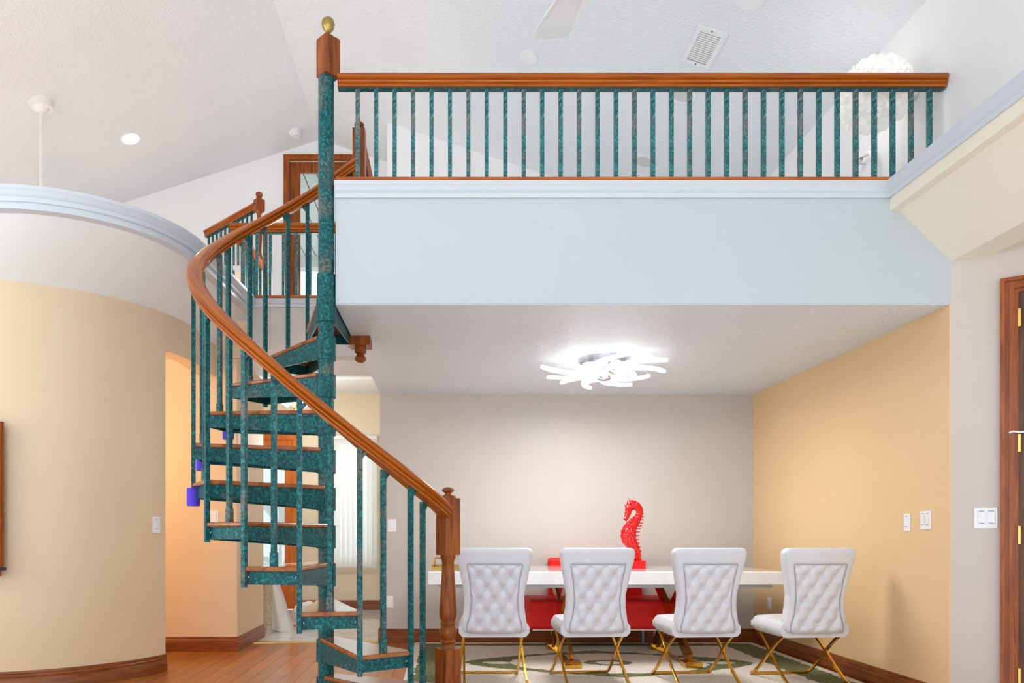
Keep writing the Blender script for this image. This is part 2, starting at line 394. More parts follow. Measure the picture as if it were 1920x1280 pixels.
struct('trim_1', MB().sweep([(-2.0, 7.12, 0), (-1.6, 7.19, 0), (-1.1, 7.225, 0), (-.69, 7.225, 0)], [(-.014, 0), (.014, 0), (.014, .007), (-.014, .007)]), 'brass', 'thin brass strip between wood floor and marble tile')

# vaulted ceiling
def slab_y(pts, y0, y1): return MB().prism_y(pts, y0, y1)
T = .12
struct('ceiling', slab_y([(-7.5, zc(-7.5)), (RIDGE_X, RIDGE_Z), (RIDGE_X, RIDGE_Z+T), (-7.5, zc(-7.5)+T)], -4, YG+.15), 'ceiling_white', 'white textured vaulted ceiling, left slope')
struct('ceiling_right', slab_y([(RIDGE_X, RIDGE_Z), (XR+.2, zc(XR+.2)), (XR+.2, zc(XR+.2)+T), (RIDGE_X, RIDGE_Z+T)], -4, YG+.15), 'ceiling_white', 'white textured vaulted ceiling, right slope')

# right upper wall and the bulkhead ledge below it
struct('wall_right_upper', MB().box(XR, XR+.15, -3, 8.2, 2.9, 4.6), 'wall_white', 'tall white upper wall on the right')
struct('wall_bulkhead', MB().prism_y([(2.63, 3.14), (2.63, 2.997), (2.685, 2.997), (2.994, 2.694), (3.17, 2.694), (3.27, 2.75), (3.45, 2.90), (3.7, 3.0), (4.6, 3.02), (4.6, 3.14)], -3, YL+.02), 'bulkhead_cream', 'cream sloped bulkhead under the ledge on the right')
TRIM = [(0, 0), (.012, 0), (.018, .008), (.018, .026), (.024, .03), (.034, .045), (.04, .06), (.046, .066), (.046, .088), (0, .088)]
struct('trim_2', MB().sweep([(2.63, -3, 3.07), (2.63, YL-.01, 3.07)], [(-a, b) for a, b in TRIM]), 'trim_white', 'white crown moulding along the right ledge', smooth=True)
# right angled wall with the wooden door
dn = Vector((.812, -.583, 0)); nrm = Vector((-.583, -.812, 0)); P0 = Vector((2.994, YL, 0))
def aw(t, off, z): return P0+dn*t+nrm*off+Vector((0, 0, z))
def aw_box(mb, t0, t1, o0, o1, z0, z1):
    return mb.hexa([aw(t0, o1, z0), aw(t1, o1, z0), aw(t1, o0, z0), aw(t0, o0, z0)], [aw(t0, o1, z1), aw(t1, o1, z1), aw(t1, o0, z1), aw(t0, o0, z1)])
mb = MB(); aw_box(mb, 0, .30, -.14, 0, 0, 3.1); aw_box(mb, .30, 1.20, -.14, 0, 2.455, 3.1); aw_box(mb, 1.2, 1.7, -.14, 0, 0, 3.1)
struct('wall_right_front', mb, 'wall_greige', 'pale greige wall beside the wooden door')
d1 = bpy.data.objects.new('door_1', None); COL.objects.link(d1); d1['kind'] = 'structure'; d1['label'] = 'brown wooden door with moulded casing and brass hinges'
PROFC = [(.000, .0, .022), (.022, .022, .03), (.06, .03, .022), (.072, .022, .012)]
def casing(mb, t_out, t_in, z0, z1):
    n = 4; w_ = (t_in-t_out)/n
    for i, h in enumerate((.036, .018, .030, .010)): aw_box(mb, min(t_out+w_*i, t_out+w_*(i+1)), max(t_out+w_*i, t_out+w_*(i+1)), 0, h, z0, z1+.0208*(3-i))
mb = MB(); casing(mb, .2346, .318, 0, 2.45); mb.build('casing', 'wood_door', d1)
mb = MB(); casing(mb, 1.26, 1.18, 0, 2.45); mb.build('casing', 'wood_door', d1)
mb = MB()
for i, h in enumerate((.010, .030, .018, .036)): aw_box(mb, .2346+.0208*(3-i), 1.26-.0208*(3-i), 0, h, 2.45+.0208*i, 2.4708+.0208*i)
mb.build('casing', 'wood_door', d1)
mb = MB(); aw_box(mb, .303, 1.197, -.05, -.004, .005, 2.454); dp = mb.build('door_leaf', 'wood_door_panel', d1)
for z0, z1 in ((.25, 1.0), (1.12, 2.28)):
    for t0, t1 in ((.42, .71), (.79, 1.08)):
        mb = MB(); aw_box(mb, t0, t1, -.008, .004, z0, z1); mb.build('door_panel', 'wood_door_panel', dp, bevel=.008)
for z in (2.30, 1.585, 1.06, .25):
    mb = MB(); mb.cyl(aw(.322, .008, z-.05), aw(.322, .008, z+.05), .011, n=10); mb.build('hinge', 'brass', d1, True)
mb = MB(); mb.tube([aw(.345, .02, 1.645), aw(.322, .03, 1.645), aw(.29, .035, 1.65), aw(.275, .03, 1.645)], .006); mb.build('hook', 'white_enamel', d1, True)

# nook: back wall, right wall, loft slab with its soffit
struct('wall_back', MB().box(-.69, XR+.05, YN, YN+.14, -.05, 2.5), 'wall_pale', 'pale greige back wall of the dining nook')
struct('wall_right', MB().box(XR, XR+.15, YL, YN, -.05, 2.5), 'wall_yellow', 'warm yellow right wall of the dining nook')
struct('ceiling_nook', MB().box(-.685, XR, YL+.004, 8.2, 2.437, 2.70), 'soffit_white', 'white textured low ceiling over the dining nook')
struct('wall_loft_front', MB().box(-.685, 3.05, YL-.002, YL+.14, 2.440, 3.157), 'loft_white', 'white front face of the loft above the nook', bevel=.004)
struct('trim_3', MB().sweep([(-.685, YL-.002, 3.07), (2.66, YL-.002, 3.07)], TRIM), 'trim_white', 'white crown moulding along the loft edge', smooth=True)
struct('wall_loft_back', MB().prism_y([(-.7, 2.6), (XR, 2.6), (XR, zc(XR)+.05), (-.7, zc(-.7)+.05)], 8.08, 8.2), 'wall_white', 'white back wall of the loft under the slope')
struct('wall_loft_return', MB().box(-.7, -.58, 8.2, YG, 2.6, 5.5), 'wall_white', 'white return wall beside the loft')
BASEP = [(0, 0), (.016, 0), (.016, .085), (.012, .09), (.014, .1), (.012, .108), (.008, .114), (.01, .122), (.004, .135), (0, .135)]
struct('baseboard_back', MB().sweep([(-.705, YN+.13, 0), (-.705, YN, 0), (XR, YN, 0)], BASEP), 'wood_base', 'brown moulded baseboard along the nook back wall')
struct('baseboard_right', MB().sweep([(XR, YN, 0), (XR, YL, 0)], BASEP), 'wood_base', 'brown moulded baseboard along the yellow wall')

# left: curved balcony ring, its cove, and the curved wall below
def ring_path(off, z, n=26):
    r = .905-off; cx, cy = -2.72, 5.305
    p = [(-7.2, cy-r, z)]+[(x, cy-r, z) for x in (-5, -3.8)]
    for i in range(n+1):
        a = -PI/2+PI/2*i/n; p.append((cx+r*math.cos(a), cy+r*math.sin(a), z))
    x1 = cx+r
    for i in range(1, 7): t = i/6; p.append((x1+.05*t, cy+(6.52-cy)*t, z))
    return p
def cyl_path(z, n=26):
    r = 1.23; cx, cy = -3.36, 6.11
    p = [(-7.2, cy-r, z)]+[(x, cy-r, z) for x in (-5.4, -4.2)]
    for i in range(n+1):
        a = -PI/2+PI/2*i/n; p.append((cx+r*math.cos(a), cy+r*math.sin(a), z))
    for i in range(1, 7): t = i/6; p.append((cx+r, cy+(6.62-cy)*t, z))
    return p
rows = [ring_path(.3, 3.157), ring_path(0, 3.157), ring_path(0, 3.03), ring_path(.07, 3.03)]
struct('wall_balcony_curved', MB().grid(rows), 'trim_white', 'white curved edge band of the left balcony', smooth=True)
A, B = ring_path(.07, 3.03), cyl_path(2.78)
rows = []
for i in range(7):
    t = i/6; rows.append([tuple(Vector(a).lerp(Vector(b), t)) for a, b in zip(A, B)])
struct('ceiling_cove', MB().grid(rows), 'cove_white', 'white curved cove under the left balcony', smooth=True)
struct('trim_4', MB().sweep(ring_path(0, 3.07), TRIM), 'trim_white', 'white crown moulding around the curved balcony', smooth=True)
def cpt(a): return (-3.36+1.23*math.cos(a), 6.11+1.23*math.sin(a))
arc = [(-7.2, 4.88)]+[(x, 4.88) for x in (-5.4, -4.2)]+[cpt(-PI/2+(PI/2-R_(21))*i/30) for i in range(31)]
inn = [(x, y+.13) for x, y in arc[:3]]+[(-3.36+1.10*math.cos(-PI/2+(PI/2-R_(21))*i/30), 6.11+1.10*math.sin(-PI/2+(PI/2-R_(21))*i/30)) for i in range(31)]
def curved_wall(outer, inner, z0, z1):
    rows = [[(x, y, z0) for x, y in inner], [(x, y, z0) for x, y in outer], [(x, y, z1) for x, y in outer], [(x, y, z1) for x, y in inner], [(x, y, z0) for x, y in inner]]
    mb = MB().grid(rows); n = len(outer)
    mb.add([(outer[-1][0], outer[-1][1], z0), (inner[-1][0], inner[-1][1], z0), (inner[-1][0], inner[-1][1], z1), (outer[-1][0], outer[-1][1], z1)], [(0, 1, 2, 3)])
    return mb
struct('wall_left', curved_wall(arc, inn, 0, 2.79), 'wall_cream', 'cream curved wall below the left balcony', smooth=True)
arc2 = [cpt(-R_(21)+R_(21)*i/10) for i in range(11)]+[(-2.13, 6.4), (-2.13, 6.62)]
inn2 = [(-3.36+1.10*math.cos(-R_(21)+R_(21)*i/10), 6.11+1.10*math.sin(-R_(21)+R_(21)*i/10)) for i in range(11)]+[(-2.26, 6.4), (-2.26, 6.62)]
struct('wall_left_header', curved_wall(arc2, inn2, 2.49, 2.79), 'wall_cream', 'cream curved header over the hallway opening', smooth=True)
struct('baseboard_left', MB().sweep([(x, y, 0) for x, y in arc]+[(inn[-1][0], inn[-1][1], 0)], BASEP), 'wood_base', 'brown moulded baseboard around the curved wall', smooth=True)
# hallway pier and walls behind it
struct('wall_hall', MB().box(-4.6, -1.93, 6.62, 7.55, -.05, 2.66), 'wall_cream', 'cream hallway wall and corner by the entry', bevel=.012)
struct('wall_hall_upper', MB().box(-4.6, -1.78, 6.62, 6.74, 2.66, 3.0), 'wall_cream', 'cream wall strip under the cove')
struct('baseboard_hall', MB().sweep([(-3.2, 6.62, 0), (-1.93, 6.62, 0), (-1.93, 7.55, 0), (-2.2, 7.55, 0)], BASEP), 'wood_base', 'brown moulded baseboard of the hallway corner')
struct('wall_landing_front', MB().box(-1.80, -.69, 6.50, 6.66, 2.65, 3.157), 'wall_pale', 'pale wall below the landing railing', bevel=.01)
struct('trim_5', MB().sweep([(-1.80, 6.50, 3.085), (-.69, 6.50, 3.085)], [(a*.8, b*.8) for a, b in TRIM]), 'trim_white', 'white crown moulding below the landing railing', smooth=True)
struct('ceiling_passage', MB().box(-2.0, -.69, 6.66, 7.3, 2.65, 2.75), 'ceiling_white', 'white soffit of the passage to the entry')
struct('ceiling_foyer', MB().box(-4.6, -.69, 7.3, YF+.1, 3.045, 3.15), 'ceiling_white', 'white ceiling of the entry')
struct('wall_foyer_right', MB().box(-.69, -.55, YN+.14, YF+.1, 0, 3.05), 'wall_foyer', 'cream right wall of the entry')
struct('wall_foyer_left', MB().box(-4.7, -4.6, 6.7, YF+.1, 0, 3.05), 'wall_foyer', 'cream left wall of the entry')
# foyer far wall with openings for the front door and the blind window
DX0, DX1, WX0, WX1, WZ0, WZ1 = -3.16, -2.19, -1.66, -1.05, .66, 2.36
mb = MB(); mb.box(-4.6, DX0, YF, YF+.14, 0, 3.05); mb.box(DX0, DX1, YF, YF+.14, 2.41, 3.05); mb.box(DX1, WX0, YF, YF+.14, 0, 3.05)
mb.box(WX0, WX1, YF, YF+.14, 0, WZ0); mb.box(WX0, WX1, YF, YF+.14, WZ1, 3.05); mb.box(WX1, -.55, YF, YF+.14, 0, 3.05)
struct('wall_foyer_far', mb, 'wall_foyer', 'cream far wall of the entry')
struct('baseboard_foyer', MB().sweep([(-2.12, YF, 0), (-.69, YF, 0)], BASEP), 'wood_base', 'brown moulded baseboard below the vertical blinds')
wn = bpy.data.objects.new('window_1', None); COL.objects.link(wn); wn['kind'] = 'structure'; wn['label'] = 'white framed window behind vertical blinds'
mb = MB(); mb.box(WX0, WX1, YF+.06, YF+.1, WZ0, WZ0+.04); mb.box(WX0, WX1, YF+.06, YF+.1, WZ1-.04, WZ1); mb.box(WX0, WX0+.04, YF+.06, YF+.1, WZ0+.04, WZ1-.04); mb.box(WX1-.04, WX1, YF+.06, YF+.1, WZ0+.04, WZ1-.04)
mb.build('window_frame', 'trim_white', wn)
MB().box(WX0+.04, WX1-.04, YF+.075, YF+.082, WZ0+.04, WZ1-.04).build('pane', 'pane_clear', wn)
d2 = bpy.data.objects.new('door_2', None); COL.objects.link(d2); d2['kind'] = 'structure'; d2['label'] = 'orange wooden front door with a tall glass pane'
mb = MB(); mb.box(DX0-.06, DX0+.02, YF-.02, YF+.06, 0, 2.47).build('door_jamb', 'wood_orange', d2)
MB().box(DX1-.02, DX1+.06, YF-.02, YF+.06, 0, 2.47).build('door_jamb', 'wood_orange', d2)
MB().box(DX0+.02, DX1-.02, YF-.02, YF+.06, 2.39, 2.47).build('door_head', 'wood_orange', d2)
for nm, a, b_, c, e in (('door_stile', DX0+.02, DX0+.14, .01, 2.39), ('door_stile', DX1-.135, DX1-.02, .01, 2.39), ('door_rail', DX0+.14, DX1-.135, .01, .40), ('door_rail', DX0+.14, DX1-.135, 2.26, 2.39)):
    MB().box(a, b_, YF+.0, YF+.045, c, e).build(nm, 'wood_orange', d2, bevel=.004)
g_ = MB().box(DX0+.14, DX1-.135, YF+.018, YF+.026, .40, 2.26).build('pane', 'pane_frosted', d2)
for z in (.3, 1.2, 2.1): MB().cyl((DX1-.02, YF-.008, z-.05), (DX1-.02, YF-.008, z+.05), .012, n=8).build('hinge', 'brass', d2, True)
MB().box(DX0+.22, DX1-.16, YF-.01, YF+.0, 2.19, 2.235).build('door_plate', 'plate_white', d2)

# upper gable wall with the glass door to the porch, upper floor slabs
UX0, UX1, UZ1, UZ0 = -1.985, -1.26, 5.66, 3.62
zt = lambda x: zc(x)+.03
mb = MB(); mb.prism_y([(-7.4, 3.0), (UX0, 3.0), (UX0, zt(UX0)), (-7.4, zt(-7.4))], YG, YG+.14)
mb.prism_y([(UX0, UZ1), (UX1, UZ1), (UX1, zt(UX1)), (RIDGE_X, zt(RIDGE_X)), (UX0, zt(UX0))], YG, YG+.14)
mb.prism_y([(UX1, 3.0), (-.55, 3.0), (-.55, zt(-.55)), (UX1, zt(UX1))], YG, YG+.14)
mb.prism_y([(UX0, 3.0), (UX1, 3.0), (UX1, UZ0), (UX0, UZ0)], YG, YG+.14)
struct('wall_gable', mb, 'wall_white', 'white gable wall around the upper glass door')
struct('wall_gable_left', MB().prism_y([(-7.4, 3.0), (-4.12, 3.0), (-4.12, zt(-4.12)), (-7.4, zt(-7.4))], YG-.09, YG+.001), 'wall_white', 'white wall projecting at the left of the gable')
struct('floor_landing', MB().box(-4.6, -.69, 6.66, 8.0, 2.86, 3.0), 'wood_floor', 'upper landing floor')
struct('floor_upper', MB().box(-4.6, -.7, 8.0, YG, 3.45, 3.62), 'wall_pale', 'upper level floor by the glass door')
d3 = bpy.data.objects.new('door_3', None); COL.objects.link(d3); d3['kind'] = 'structure'; d3['label'] = 'reddish wooden glass door to the upper porch'
def case(x0, x1, z0, z1, dy): return MB().box(x0, x1, YG-dy, YG, z0, z1)
mb = case(UX0-.065, UX0-.02, UZ0, UZ1+.075, .02); mb.box(UX0-.02, UX0+.005, YG-.032, YG, UZ0, UZ1+.03); mb.build('casing', 'wood_door', d3)
mb = case(UX1+.02, UX1+.065, UZ0, UZ1+.075, .02); mb.box(UX1-.005, UX1+.02, YG-.032, YG, UZ0, UZ1+.03); mb.build('casing', 'wood_door', d3)
mb = case(UX0-.02, UX1+.02, UZ1+.03, UZ1+.075, .02); mb.box(UX0+.005, UX1-.005, YG-.032, YG, UZ1, UZ1+.03); mb.build('casing', 'wood_door', d3)
for nm, a, b_, c, e in (('door_stile', UX0+.004, UX0+.13, UZ0, UZ1-.003), ('door_stile', UX1-.13, UX1-.004, UZ0, UZ1-.003), ('door_rail', UX0+.13, UX1-.13, UZ1-.13, UZ1-.003), ('door_rail', UX0+.13, UX1-.13, UZ0, UZ0+.2)):
    MB().box(a, b_, YG+.02, YG+.06, c, e).build(nm, 'wood_newel', d3, bevel=.004)
MB().box(UX0+.13, UX1-.13, YG+.036, YG+.044, UZ0+.2, UZ1-.13).build('pane', 'pane_clear', d3)
pc = bpy.data.objects.new('ceiling_porch', None); COL.objects.link(pc); pc['kind'] = 'structure'; pc['label'] = 'pale board ceiling of the porch outside the upper door'
bm_ = mesh_of(MB().box(.008, .162, YG+.16, 12.2, 0, .02), 'porch_board', 'porch_board')
for i in range(12):
    p = bpy.data.objects.new('porch_board', bm_); COL.objects.link(p); p.parent = pc; p.location = (-2.7+.17*i, 0, 5.60)
MB().box(-2.8, -.5, YG+.16, 12.2, 5.622, 5.66).build('porch_backing', 'dark_gap', pc)
MB().box(-2.8, -.5, 11.9, 12.1, 5.42, 5.60).build('porch_beam', 'porch_board', pc)
struct('wall_landing_stub', MB().box(-2.33, -2.0, 7.9, 8.1, 3.0, 3.92), 'wall_foyer', 'cream half wall behind the landing railing')
struct('trim_6', MB().box(-2.35, -1.985, 7.88, 8.12, 3.92, 3.97), 'trim_white', 'white cap on the landing half wall', bevel=.01)

# ------------------------------------------------------------------ spiral staircase
PX, PY, TR, RISE = -.744, 4.378, .763, .2255
def phi(k): return R_(91.13-22.876*k)
def sp(k, r, z): a = phi(k); return Vector((PX+r*math.sin(a), PY-r*math.cos(a), z))
RZ = [(.3, 1.15), (.6, 1.18), (1.6, 1.285), (2.57, 1.445), (3.57, 1.665), (4.55, 1.925), (5.3, 2.115), (6.4, 2.37), (7.48, 2.61), (9.36, 3.035), (11.41, 3.50), (12.4, 3.72)]
def rail_z(k):
    for (a, za), (b, zb) in zip(RZ, RZ[1:]):
        if k <= b:
            return za+(zb-za)*(k-a)/(b-a)
    return RZ[-1][1]
def rail_s(k): return sum(rail_z(k+d) for d in (-.5, -.25, 0, .25, .5))/5
_h = [(.0, .043), (.017, .042), (.034, .036), (.044, .025), (.046, .013), (.040, .005), (.029, .001), (.035, -.005), (.039, -.012), (.036, -.020), (.026, -.024), (.031, -.031), (.030, -.042)]
HR = [(-a, b) for a, b in _h[1:]][::-1]+_h
def rail_uv(o, n, path):
    uv = o.data.uv_layers.new(name='UVMap'); ln = [0]
    for a, b in zip(path, path[1:]): ln.append(ln[-1]+(Vector(b)-Vector(a)).length)
    for l in o.data.loops:
        i = l.vertex_index; uv.data[l.index].uv = ((i % n)/n, ln[min(i//n, len(ln)-1)])
st = thing('spiral_staircase', (PX, PY, 0), 'green metal spiral staircase with wooden treads and curved wooden handrail', 'staircase')
MB().cyl((PX, PY, 0), (PX, PY, 3.80), .047, n=28).build('pole', 'verdigris_pole', st, True)
MB().cyl((PX, PY, 2.46), (PX, PY, 2.62), .054, n=28).build('collar', 'verdigris', st, True)
capz = MB(); capz.cbox((PX+.012, PY, 3.915), (.104, .104, .23), PI/4)
h = .0735; cx, cy = PX+.012, PY
capz.add([(cx-h, cy, 4.03), (cx, cy-h, 4.03), (cx+h, cy, 4.03), (cx, cy+h, 4.03), (cx-.02, cy, 4.055), (cx, cy-.02, 4.055), (cx+.02, cy, 4.055), (cx, cy+.02, 4.055)],
         [(0, 1, 5, 4), (1, 2, 6, 5), (2, 3, 7, 6), (3, 0, 4, 7), (4, 5, 6, 7), (3, 2, 1, 0)])
pcap = capz.build('post_cap', 'wood_newel', st, bevel=.006)
MB().lathe((cx, cy, 4.05), [(.02, 0), (.013, .012), (.012, .02), (.018, .026), (.032, .045), (.04, .07), (.036, .092), (.022, .107), (.002, .113)]).build('ball_finial', 'brass_old', pcap, True)
for n in range(1, 12):
    z = n*RISE; am = phi(n+.5); md = Vector((math.sin(am), -math.cos(am), 0)); pd = Vector((md.y, -md.x, 0))
    c = Vector((PX, PY, 0))
    ol, ot = sp(n-.03, TR, 0), sp(n+1.03, TR, 0)
    sgn = 1 if (ol-c).dot(pd) > 0 else -1
    il, it = c+md*.03+pd*.055*sgn, c+md*.03-pd*.055*sgn
    poly = [il, ol, ot, it]
    area2 = sum(poly[i].x*poly[(i+1) % 4].y-poly[(i+1) % 4].x*poly[i].y for i in range(4))
    if area2 < 0: poly = poly[::-1]
    tr = MB().prism([(p.x, p.y) for p in poly], z-.024, z).build('tread', 'wood_tread', st, bevel=.007)
    def plate(mb, a, b, ha, hb, off):
        d = (b-a); d.z = 0; nn = Vector((-d.y, d.x, 0)).normalized()*off
        q = lambda p, zz: Vector((p.x, p.y, zz))
        return mb.hexa([q(a-nn, z-.024-ha), q(b-nn, z-.024-hb), q(b+nn, z-.024-hb), q(a+nn, z-.024-ha)], [q(a-nn, z-.025), q(b-nn, z-.025), q(b+nn, z-.025), q(a+nn, z-.025)])
    ins = .965
    oli, oti = c+(ol-c)*ins-pd*sgn*.008, c+(ot-c)*ins+pd*sgn*.008
    plate(MB(), oli, il-pd*sgn*.01, .068, .118, .004).build('side_plate', 'verdigris', tr)
    plate(MB(), oti, it+pd*sgn*.01, .068, .118, .004).build('side_plate', 'verdigris', tr)
    plate(MB(), oli, oti, .066, .066, .004).build('end_plate', 'verdigris', tr)
    for e in (oli, oti):
        w_ = c+(e-c)*1.002; inn_ = w_+(c+md*(e-c).dot(md)-w_)*.12
        MB().sphere((inn_.x+md.x*.006, inn_.y+md.y*.006, z-.055), .007, 8).build('bolt', 'steel_grey', tr, True)
    MB().cyl((PX, PY, z-.148), (PX, PY, z-.012), .058, n=28).build('sleeve', 'verdigris', tr, True)
# balusters: one at each tread joint, one in the middle of each tread with a square shoe
def baluster(k, z0, shoe):
    r = TR*.985 if not shoe else TR*.93
    zt_ = rail_s(k)-.040; p = sp(k, r, 0); a = phi(k)
    mb = MB().cbox((p.x, p.y, (z0+zt_)/2), (.024, .024, zt_-z0), a)
    q = sp(k-.12, r, zt_-.028); mb.bar(Vector((p.x, p.y, zt_-.055)), (q.x, q.y, rail_s(k-.12)-.03), .02, .016)
    b_ = mb.build('baluster', 'verdigris' if random.random() < .6 else 'verdigris_worn', st)
    if shoe:
        MB().cbox((p.x, p.y, z0+.035), (.036, .036, .07), a, .006).build('shoe', 'verdigris_worn', b_)
for n in range(2, 13): baluster(n, (n-1)*RISE-.105, False)
for n in range(1, 12): baluster(n+.5, n*RISE, True)
ks = [.58+(12.16-.58)*i/110 for i in range(111)]
path = [sp(k, TR*.975, rail_s(k)) for k in ks]
sides = [(math.sin(phi(k)), -math.cos(phi(k)), 0) for k in ks]
rail_uv(MB().sweep(path, HR, sides).build('handrail', 'wood_handrail', st, True), len(HR), path)
nx, ny = -.012, 4.22
nw = MB(); nw.cbox((nx, ny, .203), (.112, .112, .406), R_(38), .006)
nw.lathe((nx, ny, 0), [(.04, .406), (.036, .43), (.046, .445), (.036, .458), (.05, .49), (.052, .51), (.04, .535), (.046, .55), (.04, .562), (.05, .59), (.052, .62), (.046, .70), (.036, .86), (.035, .91), (.044, .925), (.044, .945)], 24)
nw.cbox((nx, ny, 1.108), (.104, .104, .326), R_(38), .006)
nw.lathe((nx, ny, 0), [(.05, 1.27), (.044, 1.285), (.02, 1.292), (.018, 1.302), (.035, 1.312), (.036, 1.322), (.022, 1.333), (.004, 1.337)], 20)
nw.build('newel_post', 'wood_newel', st, True)
# purple foam sleeves pushed over three baluster ends
for k, nm in ((7, 'purple foam sleeve on the lowest padded baluster end, at the left of the stairs'), (8, 'purple foam sleeve on the baluster end half hidden behind the green uprights'), (9, 'small purple foam sleeve peeking out under the third padded tread')):
    p = sp(k, TR*.985, 0); z = (k-1)*RISE
    mb = MB(); n_ = 20
    mb.lathe((p.x, p.y, z-.13), [(.02, .0), (.034, 0), (.036, .01), (.036, .092), (.034, .101), (.02, .101)], n_)
    o = mb.build('foam_sleeve', 'foam_purple', None, True); tag(o, nm, 'foam sleeve', 'purple foam sleeves on the stairs')

# ------------------------------------------------------------------ railings
BAL = {}
def bal_mesh(h, mat='verdigris_worn', w_=.024):
    key = (round(h, 3), mat, w_)
    if key not in BAL: BAL[key] = mesh_of(MB().cbox((0, 0, h/2), (w_, w_, h)), 'baluster', mat)
    return BAL[key]
def railing(root, p, q, zrail, zbot, start, step, n, sill=True, mats=('verdigris_loft_worn', 'verdigris_loft', 'verdigris_loft'), railmat='wood_rail_x', w_=.024):
    p = Vector((p[0], p[1], 0)); q = Vector((q[0], q[1], 0)); d = (q-p).normalized()
    up = Vector((0, 0, 1))
    rail_uv(MB().sweep([p+up*zrail, q+up*zrail], HR).build('handrail', 'wood_handrail', root, True), len(HR), [p, q])
    MB().bar(p+up*(zrail-.044), q+up*(zrail-.044), .03, .01).build('under_bar', 'verdigris', root)
    if sill:
        n_ = Vector((d.y, -d.x, 0))*.028
        MB().bar(p+n_+up*(zbot-.0065), q+n_+up*(zbot-.0065), .125, .016).build('sill', railmat, root, bevel=.003)
    for i in range(n):
        b_ = p+d*(start+step*i)
        o = inst(bal_mesh(zrail-.046-zbot, mats[i % len(mats)], w_), root, 'baluster', (b_.x, b_.y, zbot))
        o.rotation_euler.z = math.atan2(d.y, d.x)
lr = thing('loft_railing', (1.0, 4.40, 3.157), 'long horizontal loft railing with orange wooden handrail and green bars', 'railing')
railing(lr, (-.675, 4.40), (2.975, 4.40), 3.79, 3.174, .118, .1112, 32)
l2 = thing('loft_side_railing', (-.64, 5.14, 2.70), 'short railing with wooden newel running back along the loft opening', 'railing')
railing(l2, (-.64, 5.18), (-.64, 7.8), 3.80, 2.72, .12, .111, 23, sill=False)
nb = MB(); nx, ny = -.64, 5.14
nb.cbox((nx, ny, 3.68), (.086, .086, .45), 0, .005)
nb.lathe((nx, ny, 0), [(.03, 3.90), (.018, 3.915), (.017, 3.925), (.034, 3.937), (.035, 3.95), (.022, 3.965), (.003, 3.97)], 20)
nb.lathe((nx, ny, 0), [(.03, 2.62), (.038, 2.7), (.026, 2.9), (.03, 3.2), (.04, 3.36), (.03, 3.40), (.042, 3.43), (.042, 3.46)], 20)
nb.build('newel_post', 'wood_newel', l2, True)
MB().cbox((nx+.01, ny-.02, 2.43), (.15, .15, .11), 0, .004).build('newel_block', 'wood_newel', l2, bevel=.004)
MB().lathe((nx+.01, ny-.02, 0), [(.02, 2.268), (.036, 2.28), (.041, 2.295), (.032, 2.315), (.024, 2.325), (.036, 2.33), (.041, 2.335), (.041, 2.375)], 20).build('drop_finial', 'wood_newel', l2, True)
l3 = thing('landing_railing', (-1.2, 6.53, 3.157), 'short level railing on the landing behind the spiral stairs', 'railing')
railing(l3, (-1.965, 6.53), (-.70, 6.53), 3.80, 3.172, .12, .118, 11)
l4 = thing('landing_side_railing', (-1.91, 7.0, 3.0), 'receding railing at the left end of the landing', 'railing')
railing(l4, (-1.91, 6.66), (-1.91, 7.34), 3.76, 3.12, .05, .105, 7, sill=False)
MB().box(-1.95, -1.87, 6.74, 7.36, 3.0, 3.12).build('plinth', 'trim_white', l4)
l5 = thing('upper_railing', (-2.3, 8.1, 3.62), 'slanting upper level railing ending in a turned wooden newel', 'railing')
railing(l5, (-2.15, 8.10), (-2.95, 8.84), 4.70, 3.62, .10, .094, 11, sill=False, w_=.02)
nb = MB(); nx, ny = -2.115, 8.08
nb.cbox((nx, ny, 4.70), (.10, .10, .12), R_(42), .012)
nb.lathe((nx, ny, 0), [(.045, 3.62), (.045, 4.1), (.028, 4.16), (.024, 4.2), (.034, 4.36), (.024, 4.44), (.036, 4.5), (.022, 4.54), (.024, 4.6), (.042, 4.64)], 20)
nb.lathe((nx, ny, 0), [(.046, 4.76), (.03, 4.785), (.022, 4.79), (.034, 4.805), (.04, 4.82), (.034, 4.84), (.016, 4.852), (.003, 4.855)], 20)
nb.build('newel_post', 'wood_newel', l5, True)

# ------------------------------------------------------------------ dining nook
rg = MB().box(-.34, 2.93, 4.86, 7.08, 0, .014)
rug = thing('area_rug', (1.295, 5.97, 0), 'cream area rug with dark green border and pointed green medallion under the table', 'rug')
rg.build('rug_body', 'rug_pile', rug)

TZ = .765
tb = thing('dining_table', (1.26, 6.4, 0), 'long white glossy dining table with golden crossed trestle legs', 'table')
MB().box(-.176, 2.70, 5.86, 6.92, TZ-.107, TZ).build('tabletop', 'table_white', tb, bevel=.006)
MB().box(-.10, 2.62, 5.93, 6.85, TZ-.135, TZ-.1075).build('under_frame', 'table_edge_grey', tb)
for lx in (.955, 1.90):
    t = MB().bar((lx, 6.72, TZ-.135), (lx+.01, 5.80, .06), .11, .03, (1, 0, 0)).build('trestle', 'gold_dark', tb, bevel=.003)
    MB().bar((lx-.0, 5.98, TZ-.135), (lx-.02, 6.68, .06), .11, .031, (1, 0, 0)).build('trestle_bar', 'gold_dark', t, bevel=.003)
    MB().box(lx-.06, lx+.075, 5.70, 5.84, .0145, .062).build('foot', 'gold', t, bevel=.004)
    MB().box(lx-.075, lx+.05, 6.62, 6.76, .0145, .062).build('foot', 'gold', t, bevel=.004)
    MB().box(lx-.03, lx+.03, 5.84, 6.62, .0145, .03).build('base_bar', 'gold', t, bevel=.003)

